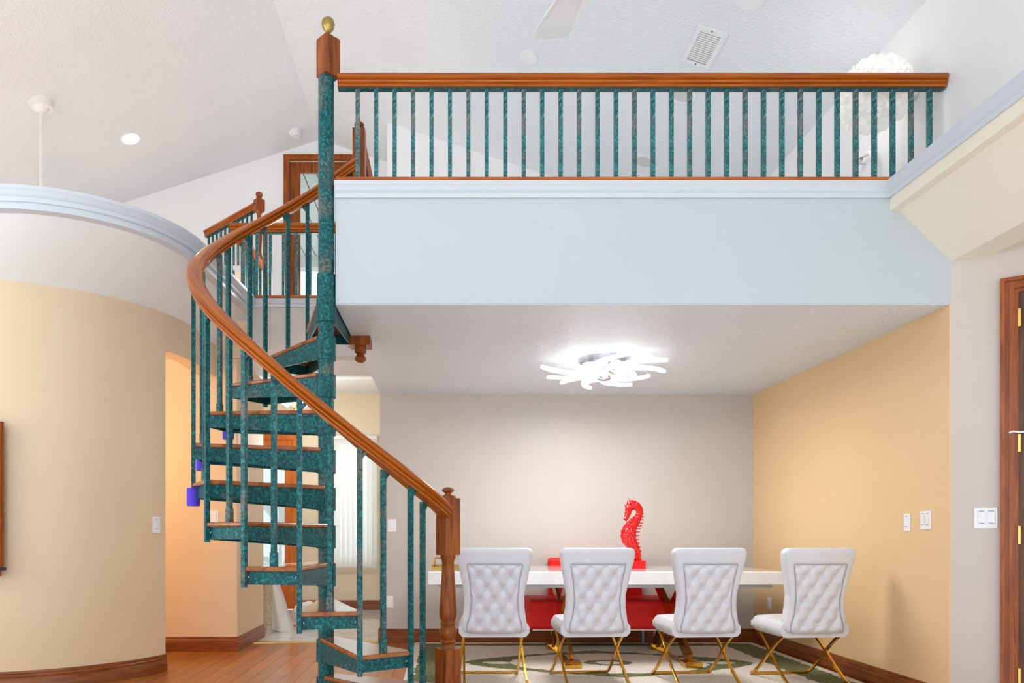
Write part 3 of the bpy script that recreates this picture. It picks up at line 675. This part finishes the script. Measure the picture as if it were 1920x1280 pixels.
# tufted dining chair, modelled facing +y with its back towards -y, feet at z = 0
def hw(b):            # half width of the backrest from bottom (0) to top (1)
    pts = [(0, .186), (.008, .204), (.022, .217), (.045, .226), (.09, .230), (.15, .229), (.3, .215), (.45, .213), (.65, .236), (.85, .262), (.94, .268), (.985, .256), (1, .236)]
    for (a, wa), (c, wc) in zip(pts, pts[1:]):
        if b <= c: return wa+(wc-wa)*(b-a)/(c-a)
    return pts[-1][1]
def phw(b):           # half width of the tufted panel
    pts = [(0, .176), (.02, .186), (.06, .192), (.12, .186), (.22, .166), (.4, .158), (.6, .170), (.80, .190), (1, .190)]
    for (a, wa), (c, wc) in zip(pts, pts[1:]):
        if b <= c: return wa+(wc-wa)*(b-a)/(c-a)
    return pts[-1][1]
BZ0, BZ1 = .365, .955
def back_y(x, b): return -.02-.085*max(0, b-.25)**1.3+.32*x*x*(1.0-.55*b)       # rear surface, wrapped forward at the wings
def tuft(x, z):
    p = x/.106; q = (z-.425)/.164
    d = 9
    for a in (0, .5):
        dx = (p-a-round(p-a))*.106; dz = (q-a-round(q-a))*.164; d = min(d, dx*dx+dz*dz)
    return .013*(abs(math.sin(PI*(p+q))*math.sin(PI*(p-q))))**.5+.012*(1-math.exp(-d/.0011))
def smooth01(t): t = max(0, min(1, t)); return t*t*(3-2*t)
def make_chair():
    root = thing('dining_chair', (0, 0, 0), 'x', 'chair', 'white tufted dining chairs'); ORI[root.name] = (0, 0, 0)
    NX, NB = 56, 64; rear = []; front = []
    for j in range(NB+1):
        b = j/NB; z = BZ0+(BZ1-BZ0)*b; r = []; f = []
        for i in range(NX+1):
            a = -1+2*i/NX; x = a*hw(b)*.97; edge = 1-abs(a)
            rnd = .016*(1-min(1, b/.05))**2+.022*(1-math.sqrt(max(0, 1-(1-min(1, edge/.16))**2)))+.018*(1-math.sqrt(max(0, 1-(1-min(1, (1-b)/.06))**2)))
            y = back_y(x, b)
            inside = smooth01((phw(b)-abs(x))/.022)*smooth01((.80-b)/.03)*smooth01((b-.005)/.07)
            groove = .006*math.exp(-((phw(b)-abs(x))/.006)**2)*(b < .81)+.006*math.exp(-((b-.81)/.008)**2)*(abs(x) < phw(b))
            yy = y+rnd+groove-inside*(tuft(x, z)-.014)
            r.append((x, yy, z)); f.append((x, y+.075-rnd*.6, z))
        rear.append(r); front.append(f)
    mb = MB().grid(rear); mb.grid(front)
    nv = (NX+1)*(NB+1)
    for j in range(NB):
        for i in (0, NX): q = j*(NX+1)+i; mb.f.append((q, q+NX+1, q+NX+1+nv, q+nv))
    for i in range(NX):
        for j in (0, NB): q = j*(NX+1)+i; mb.f.append((q, q+1, q+1+nv, q+nv))
    bk = mb.build('backrest', 'leather', root, True)
    for p in bk.data.polygons: p.use_smooth = True
    seam = []
    for j in range(0, 41):
        b = .81*j/40; seam.append((-phw(b), back_y(phw(b), b)+.0005, BZ0+(BZ1-BZ0)*b))
    for i in range(1, 20): x = -phw(.81)+2*phw(.81)*i/20; seam.append((x, back_y(x, .81)+.0005, BZ0+(BZ1-BZ0)*.81))
    for j in range(40, -1, -1):
        b = .81*j/40; seam.append((phw(b), back_y(phw(b), b)+.0005, BZ0+(BZ1-BZ0)*b))
    MB().tube(seam, .0028, 6).build('piping', 'leather_seam', bk, True)
    bt = MB()
    for q2 in range(0, 10):
        for p2 in range(-5, 6):
            if (p2+q2) % 2: continue
            x = p2*.5*.106; z = .425+q2*.5*.164; b = (z-BZ0)/(BZ1-BZ0)
            if 0 < b < .77 and abs(x) < phw(b)-.012: bt.sphere((x, back_y(x, b)+.010, z), .007, 8)
    o = bt.build('buttons', 'leather', bk, True); o['kind'] = 'stuff'
    # seat cushion
    rows = []
    NXs, NYs = 20, 20
    def seat_pt(i, j, top):
        a = -1+2*i/NXs; c = j/NYs; ww = .245-.02*c; x = a*ww; y = .02+.47*c
        e = min(1, (1-abs(a))/.16); g = min(1, (1-c)/.14)
        d = (1-math.sqrt(max(0, 1-(1-e)**2)))+(1-math.sqrt(max(0, 1-(1-g)**2)))
        xx = x*(1-.04*(1-g)); return (xx, y, .445+.01*(1-a*a)-.040*min(1, d)) if top else (xx, y, .335+.030*min(1, d))
    top = [[seat_pt(i, j, True) for i in range(NXs+1)] for j in range(NYs+1)]
    bot = [[seat_pt(i, j, False) for i in range(NXs+1)] for j in range(NYs+1)]
    mb = MB().grid(top); mb.grid(bot); nv = (NXs+1)*(NYs+1)
    for j in range(NYs):
        for i in (0, NXs): q = j*(NXs+1)+i; mb.f.append((q, q+NXs+1, q+NXs+1+nv, q+nv))
    for i in range(NXs):
        for j in (0, NYs): q = j*(NXs+1)+i; mb.f.append((q, q+1, q+1+nv, q+nv))
    mb.build('seat', 'leather', root, True)
    for s in (-1, 1):
        x = s*.205
        def curve(y0, y1):
            pts = []
            for i in range(13):
                t = i/12; bow = .035*math.sin(PI*t)*(1 if y1 > y0 else -1)
                pts.append((x+s*.012*t, y0+(y1-y0)*t+bow*(.5-t)*2, .352-.352*t+.0))
            return pts
        for y0, y1, off in ((.03, .47, -.009), (.45, -.03, .009)):
            pts = [(p[0]+off, p[1], max(p[2], .009)) for p in curve(y0, y1)]
            MB().sweep(pts, [(-.0085, -.012), (.0085, -.012), (.0085, .012), (-.0085, .012)], [(1, 0, 0)]*13).build('leg', 'gold', root, bevel=.002)
    MB().box(-.215, .215, .458, .482, .0, .018).build('foot_bar', 'gold', root, bevel=.002)
    MB().box(-.215, .215, -.042, -.018, .0, .018).build('foot_bar', 'gold', root, bevel=.002)
    return root
ch = make_chair()
spots = [(927, 5.03, -1, 'white tufted leather chair nearest the turned newel post'), (1118.5, 5.04, -4, 'white tufted leather chair with the red seahorse rising behind its back'),
         (1327, 5.03, -4, 'white tufted leather chair just right of the red seahorse, second from the yellow wall'), (1531, 5.02, -5, 'white tufted leather chair standing closest to the yellow wall')]
for i, (u, y, a, lb) in enumerate(spots):
    o = ch if i == 0 else copy_tree(ch)
    o.location = ((u-844)*y/F, y, .016); o.rotation_euler.z = R_(-a); o['label'] = lb

# red bench behind the table
bn = thing('red_bench', (1.38, 6.85, 0), 'red leather bench with a low back against the pale wall behind the table', 'bench')
MB().box(.70, 2.05, 6.50, 7.06, .215, .475).build('seat', 'red_leather', bn, bevel=.03, segs=3)
mb = MB().box(.955, 1.86, 7.045, 7.155, .40, .835); mb.build('backrest', 'red_leather', bn, bevel=.025, segs=3)
for lx, ly in ((.985, 7.03), (1.86, 7.03), (1.905, 6.78), (.985, 6.78)):
    MB().cyl((lx, ly, .0145 if ly < 7.08 else 0), (lx, ly, .22), .017, n=14).build('leg', 'steel_grey', bn, True)
MB().box(.74, 2.01, 6.54, 7.04, .20, .214).build('base_board', 'table_white', bn)

# seahorse sculpture on the table
sh = thing('seahorse_sculpture', (1.62, 6.40, TZ), 'glossy red seahorse sculpture standing on a square red base on the table', 'sculpture')
SY = 6.40; sc = 6.40/F/7.1125
def sp2(px, py): return ((1120+px/7.1125-844)*SY/F, SY, EYE+(1001-(920+py/7.1125))*SY/F)
key = [(535, 960, 40), (535, 900, 44), (530, 840, 50), (505, 770, 54), (455, 700, 76), (415, 630, 92), (415, 560, 94), (440, 490, 80), (490, 420, 62), (540, 360, 46), (566, 300, 40), (560, 245, 44), (520, 200, 54), (462, 186, 60), (428, 215, 52), (414, 270, 42), (400, 325, 34), (382, 370, 27), (362, 398, 22)]
pth = []; rad = []
for (a, b_) in zip(key, key[1:]):
    for i in range(5):
        t = i/5; k_ = len(pth); pth.append(sp2(a[0]+(b_[0]-a[0])*t, a[1]+(b_[1]-a[1])*t))
        rib = 1.12+(.055*math.sin(k_*1.9) if k_ < 55 else 0)
        rad.append((a[2]+(b_[2]-a[2])*t)*sc*rib)
# smooth the path
for _ in range(3): pth = [pth[0]]+[tuple((pth[i-1][k]+2*pth[i][k]+pth[i+1][k])/4 for k in range(3)) for i in range(1, len(pth)-1)]+[pth[-1]]
MB().tube(pth, rad, 16, flat=(.62, 1)).build('body', 'red_knobbly', sh, True)
c0 = Vector(sp2(425, 170)); c1 = Vector(sp2(418, 100)); mb = MB(); mb.cyl(c0, c1, .026, .005, n=10); mb.cyl(Vector(sp2(420, 215)), Vector(sp2(362, 190)), .02, .006, n=10)
mb.build('crest', 'red_gloss', sh, True)
for (x0, y0, x1, y1) in [(560, 308, 614, 304), (556, 347, 616, 343), (550, 388, 612, 384), (545, 430, 606, 426), (535, 470, 592, 466), (512, 508, 576, 503), (495, 550, 566, 544), (485, 602, 556, 592), (490, 656, 556, 640), (505, 710, 558, 690), (528, 760, 572, 742), (550, 815, 586, 794)]:
    MB().bar(sp2(x0, y0), sp2(x1, y1), .012, .011).build('fin_spine', 'red_gloss', sh)
bp = MB().box(1.555, 1.70, SY-.07, SY+.07, TZ, TZ+.07).build('base', 'red_gloss', sh, bevel=.006)

# serving tray and boxes at the left end of the table
ty = thing('serving_tray', (-.02, 6.3, TZ), 'mirrored serving tray with golden handles at the left end of the table', 'tray')
MB().box(-.155, .19, 6.08, 6.56, TZ, TZ+.012).build('tray_base', 'mirror', ty)
mb = MB()
for a in ((-.16, -.15, 6.075, 6.565), (.19, .20, 6.075, 6.565), (-.15, .19, 6.075, 6.085), (-.15, .19, 6.555, 6.565)): mb.box(*a, TZ, TZ+.028)
mb.build('rim', 'brass_old', ty)
for x in (-.10, .13):
    MB().tube([(x-.035, 6.32, TZ+.012), (x-.035, 6.32, TZ+.085), (x-.028, 6.32, TZ+.095), (x+.028, 6.32, TZ+.095), (x+.035, 6.32, TZ+.085), (x+.035, 6.32, TZ+.012)], .008).build('handle', 'gold_dark', ty, True)

# ------------------------------------------------------------------ lamps and ceiling fixtures
def frame_on(n):      # axes on a surface with normal n: across (x-ish), along (y), normal
    n = Vector(n).normalized(); a = Vector((0, 1, 0)).cross(n).normalized() if abs(n.y) < .9 else Vector((1, 0, 0)); return a, n.cross(a), n
NL = Vector((SL, 0, -1)).normalized(); NR = Vector((-SR, 0, -1)).normalized()     # ceiling normals pointing down
def ceil_pt(u, v):    # where the sight line of the survey meets the vault
    a = (u-844)/F; b_ = (1001-v)/F
    d = (RIDGE_Z-EYE+SR*RIDGE_X)/(b_+SR*a); x = a*d
    if x < RIDGE_X: d = (RIDGE_Z-EYE-SL*RIDGE_X)/(b_-SL*a); x = a*d
    return Vector((x, d, zc(x)))
def disc(mb, c, n, r, h0, h1, k=28): return mb.cyl(Vector(c)+n*h0, Vector(c)+n*h1, r, n=k)

ld = thing('led_ceiling_lamp', (1.207, 5.72, 2.44), 'bright white flower shaped ceiling lamp over the dining table', 'ceiling lamp')
LX, LY = 1.207, 5.72
MB().lathe((LX, LY, 0), [(.16, 2.36), (.20, 2.385), (.205, 2.439)], 36).build('canopy', 'chrome', ld, True)
MB().lathe((LX, LY, 0), [(.004, 2.262), (.03, 2.266), (.06, 2.28), (.075, 2.30), (.07, 2.36)], 30).build('hub', 'chrome', ld, True)
def petal(rot, r0, r1, bend, z, wmax, tilt):
    cen = []
    for i in range(19):
        t = i/18; r = r0+(r1-r0)*t; a = rot+bend*t**1.2
        cen.append((LX+r*math.cos(a), LY+r*math.sin(a), z+tilt*t, wmax*(.35+.65*math.sin(PI*min(1, t*1.05)**.8))*.5+.006))
    mb = MB(); rows = []
    for i, (x, y, z_, w_) in enumerate(cen):
        p = cen[max(i-1, 0)]; q = cen[min(i+1, 18)]; d = Vector((q[0]-p[0], q[1]-p[1], 0)).normalized(); sd = Vector((d.y, -d.x, 0))
        c = Vector((x, y, z_)); rows.append([tuple(c-sd*w_), tuple(c-sd*w_*.8+Vector((0, 0, -.013))), tuple(c+sd*w_*.8+Vector((0, 0, -.013))), tuple(c+sd*w_), tuple(c+sd*w_*.8+Vector((0, 0, .010))), tuple(c-sd*w_*.8+Vector((0, 0, .010))), tuple(c-sd*w_)])
    return mb.grid(rows)
for i in range(8): petal(2*PI*i/8+.2, .09, .50, .75, 2.345, .058, .015).build('petal', 'lamp_led', ld, True)
for i in range(6): petal(2*PI*i/6+.5, .06, .34, -.9, 2.29, .05, -.01).build('petal', 'lamp_led', ld, True)
area('led_lamp_light', (LX, LY, 2.25), (0, 0, 0), .8, .8, 30, (1, .98, .95))

gl = thing('paper_globe_lamp', (2.72, 4.68, 3.88), 'glowing white crumpled paper globe lamp by the upper right wall', 'lamp')
bm = bmesh.new(); bmesh.ops.create_icosphere(bm, subdivisions=5, radius=.232)
from mathutils import noise
for v in bm.verts:
    d = v.co.normalized(); t = 1.2*abs(noise.noise(d*5))+1.0*abs(noise.noise(d*10+Vector((1, 5, 2))))+.6*abs(noise.noise(d*20+Vector((3, 1, 2))))
    v.co = d*(.240-.034*t)
me = bpy.data.meshes.new('paper_shade'); bm.to_mesh(me); bm.free(); me.materials.append(MATS['paper_glow'])
o = bpy.data.objects.new('paper_shade', me); COL.objects.link(o); o.parent = gl
MB().cyl((2.90, 4.68, 3.88), (2.984, 4.68, 3.88), .035, n=16).build('wall_bracket', 'fixture_white', gl, True)
point('globe_lamp_light', (2.62, 4.95, 3.9), 3.5, (1, .95, .88), .2)

rl = thing('recessed_light', ceil_pt(245, 260), 'lit round recessed downlight in the left ceiling slope', 'downlight')
c = ceil_pt(245, 260)
disc(MB(), c, NL, .105, -.01, .006).build('trim_ring', 'fixture_white', rl, True); disc(MB(), c, NL, .082, .006, .011).build('lens', 'lamp_disc', rl, True)
spot('recessed_light_glow', tuple(c+NL*.03), 40, (1, .96, .9), .08)
sd_ = thing('smoke_detector', ceil_pt(553, 247), 'small white smoke detector above the upper glass door', 'smoke detector'); c = ceil_pt(553, 247)
disc(MB(), c, NL, .072, 0, .03).build('base', 'fixture_white', sd_, True); disc(MB(), c, NL, .05, .03, .055).build('sensor_cap', 'fixture_white', sd_, True); disc(MB(), c+Vector((.01, -.02, 0)), NL, .008, .05, .058, 10).build('test_button', 'speaker_grey', sd_, True)
for (u, v, r, lb) in ((992, 106, .078, 'round white ceiling cap left of the fan blade tip'), (1209, 302, .11, 'round ceiling speaker seen low between the loft bars above the far vent'), (1280, 176, .11, 'round ceiling speaker half hidden behind the loft handrail'), (1405, -4, .10, 'round ceiling speaker cut off at the top edge of the picture')):
    c = ceil_pt(u, v); sk = thing('ceiling_speaker', c, lb, 'ceiling speaker', 'round flush ceiling discs')
    disc(MB(), c, NR, r, -.005, .009).build('rim', 'fixture_white', sk, True); disc(MB(), c, NR, r*.8, .009, .011).build('grille', 'speaker_grey' if r > .105 else 'fixture_white', sk, True)
def vent(u, v, lb, w_, l_):
    c = ceil_pt(u, v); vt = thing('ceiling_vent', c, lb, 'vent', 'slatted ceiling vents'); A_ = Vector((0, 1, 0)).cross(NR).normalized(); B_ = Vector((0, 1, 0))
    def bx(mb, a0, a1, b0, b1, h0, h1):
        q = lambda a, b, h: c+A_*a+B_*b+NR*h
        return mb.hexa([q(a0, b0, h0), q(a1, b0, h0), q(a1, b1, h0), q(a0, b1, h0)], [q(a0, b0, h1), q(a1, b0, h1), q(a1, b1, h1), q(a0, b1, h1)])
    mb = MB(); bx(mb, -w_/2, w_/2, -l_/2, -l_/2+.035, 0, .012); bx(mb, -w_/2, w_/2, l_/2-.035, l_/2, 0, .012); bx(mb, -w_/2, -w_/2+.035, -l_/2+.035, l_/2-.035, 0, .012); bx(mb, w_/2-.035, w_/2, -l_/2+.035, l_/2-.035, 0, .012)
    mb.build('frame', 'fixture_white', vt)
    bx(MB(), -w_/2+.03, w_/2-.03, -l_/2+.03, l_/2-.03, .0005, .003).build('backing', 'dark_gap', vt)
    k = 15
    for i in range(k):
        b0 = -l_/2+.038+(l_-.076)*i/k; bx(MB(), -w_/2+.035, w_/2-.035, b0, b0+(l_-.076)/k*.58, .003, .010).build('slat', 'fixture_white', vt)
    for s in (-1, 1): disc(MB(), c+B_*s*(l_/2-.016), NR, .006, .012, .014, 8).build('screw', 'dark_gap', vt)
vent(1320, 88, 'white slatted ceiling vent beside the fan, above the handrail', .23, .40)
vent(1190, 342, 'ceiling vent just showing above the loft sill', .23, .38)

fn = thing('ceiling_fan', (.80, 3.95, 4.2), 'white ceiling fan with one blade dipping into the top of the picture', 'fan')
MB().cyl((.80, 3.95, 4.3), (.80, 3.95, zc(.8)), .014, n=12).build('downrod', 'fixture_white', fn, True)
MB().lathe((.80, 3.95, 0), [(.03, 4.13), (.09, 4.15), (.12, 4.19), (.12, 4.25), (.06, 4.3), (.02, 4.31)], 28).build('motor', 'fixture_white', fn, True)
a0 = math.atan2(.335, -.085)
for i in range(3):
    a = a0+2*PI*i/3; d = Vector((math.cos(a), math.sin(a), 0)); s_ = Vector((-d.y, d.x, 0)); c = Vector((.80, 3.95, 4.2))
    prof = [(.10, .05), (.2, .085), (.45, .115), (.62, .125), (.665, .118), (.685, .095)]
    left = [c+d*r+s_*w_-Vector((0, 0, .022)) for r, w_ in prof]; right = [c+d*r-s_*w_+Vector((0, 0, .022)) for r, w_ in prof]
    mb = MB(); ring_ = left+right[::-1]; n_ = len(ring_); up = Vector((0, 0, .008))
    mb.add(ring_+[p+up for p in ring_], [tuple(range(n_)), tuple(range(2*n_-1, n_-1, -1))]+[(j, (j+1) % n_, (j+1) % n_+n_, j+n_) for j in range(n_)])
    mb.build('blade', 'white_enamel', fn)
c = ceil_pt(77, 192)
pr = thing('pendant_rod', c, 'thin white pendant rod and canopy above the curved balcony', 'pendant lamp')
disc(MB(), c, Vector((0, 0, -1)), .105, -.05, .05).build('canopy', 'fixture_white', pr, True); MB().lathe((c.x, c.y, c.z), [(.03, -.10), (.055, -.08), (.07, -.05)], 20).build('canopy_cup', 'fixture_white', pr, True)
MB().cyl((c.x, c.y, c.z-.09), (c.x, c.y, 3.75), .016, n=12).build('rod', 'fixture_white', pr, True)
MB().lathe((c.x, c.y, 0), [(.02, 3.55), (.10, 3.58), (.12, 3.66), (.05, 3.75), (.02, 3.76)], 24).build('motor', 'fixture_white', pr, True)

point('balcony_fill_light', (c.x, c.y, 3.42), 17, (.9, .95, 1), .2)  # added unseen fill below the rod, brightens the left ceiling and gable
area('loft_fill_light', (1.0, 6.3, 2.95), (PI, 0, 0), 2.6, 1.6, 9, (1, .98, .96))  # added upward fill hidden behind the loft curb, lifts the right ceiling slope
point('landing_fill_light', (-1.35, 7.5, 3.55), 18, (1, .98, .95), .2)  # added fill that brightens the gable wall; no fitting is modelled here
point('hallway_lamp_light', (-3.45, 5.75, 1.9), 48, (1, .64, .28), .15)

area('entry_window_daylight', (-1.35, YF+.5, 1.6), (R_(-90), 0, 0), 1.0, 2.0, 13, (.97, 1, 1))
# foyer chandelier, seen between two treads
fx, fy, fz = -1.90, 9.0, 2.67
fc = thing('entry_chandelier', (fx, fy, fz), 'small white flower chandelier with a gold stem in the entry', 'chandelier')
MB().cyl((fx, fy, fz-.06), (fx, fy, 3.045), .014, n=10).build('stem', 'brass', fc, True)
MB().sphere((fx, fy, fz-.05), .035, 12).build('stem_ball', 'brass', fc, True)
for i in range(7):
    a = 2*PI*i/7; MB().lathe((fx+.14*math.cos(a), fy+.14*math.sin(a), fz), [(.008, -.03), (.03, -.015), (.055, .015), (.07, .03)], 10).build('flower_shade', 'paper_glow', fc, True)
point('entry_chandelier_light', (fx, fy-.1, fz-.45), 32, (1, .97, .92), .2)

# ------------------------------------------------------------------ switches, outlets
def wall_plate(name, label, cat, c, nrm_, w_, h_, rockers, marks=True):
    n_ = Vector(nrm_).normalized(); s_ = Vector((0, 0, 1)).cross(n_).normalized(); c = Vector(c)
    t = thing(name, tuple(c), label, cat, 'white wall plates')
    def bx(x0, x1, z0, z1, h0, h1):
        q = lambda x, z, h: c+s_*x+Vector((0, 0, z))+n_*h
        return MB().hexa([q(x0, z0, h0), q(x1, z0, h0), q(x1, z1, h0), q(x0, z1, h0)], [q(x0, z0, h1), q(x1, z0, h1), q(x1, z1, h1), q(x0, z1, h1)])
    bx(-w_/2, w_/2, -h_/2, h_/2, 0, .006).build('plate', 'plate_white', t, bevel=.002)
    for (x, wr, hr, kind) in rockers:
        r = bx(x-wr/2, x+wr/2, -hr/2, hr/2, .006, .011).build('rocker' if kind != 'o' else 'outlet_face', 'plate_white' if kind != 's' else 'fixture_white', t, bevel=.0015)
        if marks and kind != 'o':
            bx(x-wr*.4, x+wr*.4, hr/2+.006, hr/2+.009, .006, .0065).build('lettering', 'ink', t)
            bx(x-wr*.3, x+wr*.3, -hr/2+.003, -hr/2+.006, .011, .0115).build('indicator', 'ink', t)
    return t
def onR(u, v): y = XR*F/(u-844); return (XR, y, EYE+(1001-v)*y/F)
wall_plate('light_switch', 'narrow single switch plate on the yellow wall', 'light switch', onR(1701.5, 979), (-1, 0, 0), .064, .114, [(0, .033, .066, 'r')])
wall_plate('light_switch', 'double switch plate on the yellow wall near the front corner', 'light switch', onR(1736.5, 975), (-1, 0, 0), .10, .116, [(-.022, .03, .066, 'r'), (.022, .03, .066, 's')])
wall_plate('wall_outlet', 'white outlet plate low on the yellow wall under the table end', 'outlet', onR(1443, 1131), (-1, 0, 0), .07, .115, [(0, .034, .067, 'o')])
tt = (1854-1783)/413.0*1.0
wall_plate('light_switch', 'wide switch plate on the greige wall beside the wooden door', 'light switch', tuple(aw(.168, 0, EYE+(1001-971)*4.27/F)), tuple(nrm), .112, .122, [(-.02, .034, .066, 'r'), (.026, .034, .066, 'r')])
a = R_(-25.5); wall_plate('light_switch', 'single switch plate near the edge of the curved cream wall', 'light switch', (cpt(a)[0], cpt(a)[1], EYE+(1001-984)*5.6/F), (math.cos(a), math.sin(a), 0), .072, .125, [(0, .033, .066, 'r')])
wall_plate('light_switch', 'switch plate on the hallway wall seen through the stairs', 'light switch', ((398-844)*6.62/F, 6.62, EYE+(1001-969)*6.62/F), (0, -1, 0), .115, .116, [(-.024, .033, .066, 'r'), (.024, .033, .066, 'r')], False)
wall_plate('light_switch', 'switch plate on the pale nook wall between two green bars', 'light switch', ((735-844)*YN/F, YN, EYE+(1001-985)*YN/F), (0, -1, 0), .085, .125, [(0, .034, .067, 'r')], False)
wall_plate('wall_outlet', 'white outlet plate low on the pale nook wall behind the stairs', 'outlet', ((731-844)*YN/F, YN, EYE+(1001-1128)*YN/F), (0, -1, 0), .07, .115, [(0, .034, .067, 'o')])

# ------------------------------------------------------------------ blinds, entry things, loft things, wall frame
bl = thing('vertical_blinds', (-1.33, YF-.06, .60), 'white vertical slat blinds over the entry window', 'blinds')
MB().box(-1.73, -1.02, YF-.10, YF-.02, 2.385, 2.44).build('headrail', 'fixture_white', bl, bevel=.004)
sm_ = MB(); rows = []
for z in (.62, 2.39): rows.append([(-.038+.076*i/6, -.006*math.sin(PI*i/6), z) for i in range(7)])
sm_.grid(rows); sm_.grid([[(x, y+.003, z) for x, y, z in r] for r in rows])
slat = mesh_of(sm_, 'blind_slat', 'blind_fabric')
for i in range(10):
    o = inst(slat, bl, 'blind_slat', (-1.69+.0705*i, YF-.06, 0)); o.rotation_euler.z = R_(24)
    o.location.z = -.60
MB().box(-1.72, -1.03, YF-.08, YF-.05, .60, .615).build('bottom_chain', 'fixture_white', bl)

pf = thing('fleece_chair', (-1.98, 8.1, 0), 'small cream fleece armchair draped with a smooth white throw in the entry', 'armchair')
mb = MB(); rows = []
for j in range(15):
    t = j/14; z = .006+.56*t; rr = [];
    for i in range(25):
        a_ = 2*PI*i/24; w1 = .12-.05*t**2; rr.append((-1.98+w1*math.cos(a_)*(1+.06*math.sin(3*a_+j)), 8.12+.14*math.sin(a_), z+.03*math.sin(a_)))
    rows.append(rr)
mb.grid(rows); mb.add(rows[-1][:24], [tuple(range(24))])
mb.build('fleece_body', 'fleece', pf, True)
mb = MB(); rows = []
for j in range(21):
    t = j/20; z = .02+.57*t; rr = []
    for i in range(17):
        s_ = i/16; x0 = -1.955; x1 = -1.955+.20*(1-t)**.75*1.0+.03; x = x0+(x1-x0)*s_
        rr.append((x, 7.975-.05*math.sin(PI*s_)*(1-.4*t)+.012*math.sin(9*s_+2*t), z-.03*s_*(1-t)))
    rows.append(rr)
mb.grid(rows); mb.grid([[(x, y+.09, z) for x, y, z in r] for r in rows])
mb.build('throw', 'throw_white', pf, True)
fl_ = thing('fluffy_cushion', (-1.66, 8.5, 0), 'fluffy white curly cushion lying on the marble beside the fleece armchair', 'cushion')
bm = bmesh.new(); bmesh.ops.create_icosphere(bm, subdivisions=4, radius=1)
for v in bm.verts:
    d = v.co.normalized(); t = .14*noise.noise(d*4)+.10*abs(noise.noise(d*9)); v.co = Vector((d.x*.17*(1+t), d.y*.16*(1+t), d.z*.125*(1+t)))
me = bpy.data.meshes.new('cushion_body'); bm.to_mesh(me); bm.free(); me.materials.append(MATS['throw_white'])
for p in me.polygons: p.use_smooth = True
o = bpy.data.objects.new('cushion_body', me); COL.objects.link(o); o.parent = fl_; o.location = (0, 0, .15)

gp = thing('garden_palm', (-2.55, 10.95, 0), 'green palm plant outside behind the front door glass', 'plant')
MB().cyl((-2.55, 10.95, -.1), (-2.55, 10.95, .5), .05, .035, n=10).build('trunk', 'leaf', gp, True)
for i in range(26):
    a_ = random.uniform(0, 2*PI); hgt = random.choice((.45, .6, 1.25, 1.5)); ln = random.uniform(.35, .6); z0 = random.uniform(.4, .6) if hgt < 1 else 1.1
    pts = []
    for j in range(7):
        t = j/6; r = ln*t; pts.append((-2.55+r*math.cos(a_), 10.95+r*math.sin(a_)*.6, z0+hgt*.6*math.sin(t*2.2)*.55))
    wd = [.004+.02*math.sin(PI*min(1, (j+.3)/6.6)) for j in range(7)]
    MB().tube(pts, wd, 6, flat=(.2, 1)).build('frond', 'leaf' if i % 3 else 'leaf_pale', gp, True)
MB().cyl((-2.55, 10.95, .5), (-2.55, 10.95, 1.2), .03, .02, n=8).build('stalk', 'leaf', gp, True)

gb = thing('grab_rail', (2.93, 4.9, 3.2), 'white tubular grab rail on the upper right wall below the paper globe', 'grab rail')
def onW(u, v, x=2.93): y = x*F/(u-844); return (x, y, EYE+(1001-v)*y/F)
pts = [onW(1607, 306), onW(1614, 298), onW(1622, 290), onW(1628, 286.5), onW(1633, 287), onW(1636, 292), onW(1637, 300), onW(1637, 320), onW(1637, 352)]
MB().tube(pts, .016, 12).build('tube', 'white_enamel', gb, True); q = Vector(pts[0]); MB().cyl(q, (2.984, q.y, q.z), .010, n=10).build('bracket', 'white_enamel', gb, True)
hb = thing('white_headboard', (2.6, 5.6, 2.7), 'corner of a white panel showing just above the loft sill', 'headboard')
y_ = 5.6; pp = [at(1489, 390, y_), at(1489, 337, y_), at(1521, 348, y_), at(1560, 390, y_)]
mb = MB(); mb.prism_y([(p.x, 2.70 if i in (0, 3) else p.z) for i, p in enumerate(pp)], y_, y_+.04); mb.build('panel', 'white_enamel', hb, bevel=.005)

mf = thing('framed_mirror', (-3.35, 4.86, .84), 'wooden framed mirror with rope moulding and dark shelf at the left edge', 'mirror')
X1, X0, Z0, Z1, YM = -2.985, -3.72, .85, 1.815, 4.862
MB().box(X0, X1, YM, YM+.02, Z0, Z1).build('backing', 'wood_door', mf)
for (a_, b_, c_, d_) in ((X1-.03, X1, Z0, Z1), (X0, X0+.03, Z0, Z1), (X0+.03, X1-.03, Z1-.03, Z1), (X0+.03, X1-.03, Z0, Z0+.03)):
    MB().box(a_, b_, YM-.028, YM, c_, d_).build('frame_bar', 'wood_rail', mf, bevel=.006)
MB().box(X0+.06, X1-.06, YM-.006, YM, Z0+.06, Z1-.06).build('glass', 'mirror', mf)
for xx in (X1-.044, X0+.044):
    pts = []; mb = MB()
    for i in range(180):
        t = i/179; pts.append((xx+.006*math.cos(t*160), YM-.014+.006*math.sin(t*160), Z0+.03+(Z1-Z0-.06)*t))
    MB().tube(pts, .006, 6).build('rope_moulding', 'wood_rail_x', mf, True)
MB().box(X0-.03, X1+.018, YM-.10, YM+.02, Z0-.028, Z0-.004).build('shelf', 'black_shelf', mf, bevel=.005)
MB().box(X1-.06, X1-.012, YM-.07, YM+.02, Z0-.07, Z0-.029).build('shelf_bracket', 'wood_rail', mf, bevel=.01)
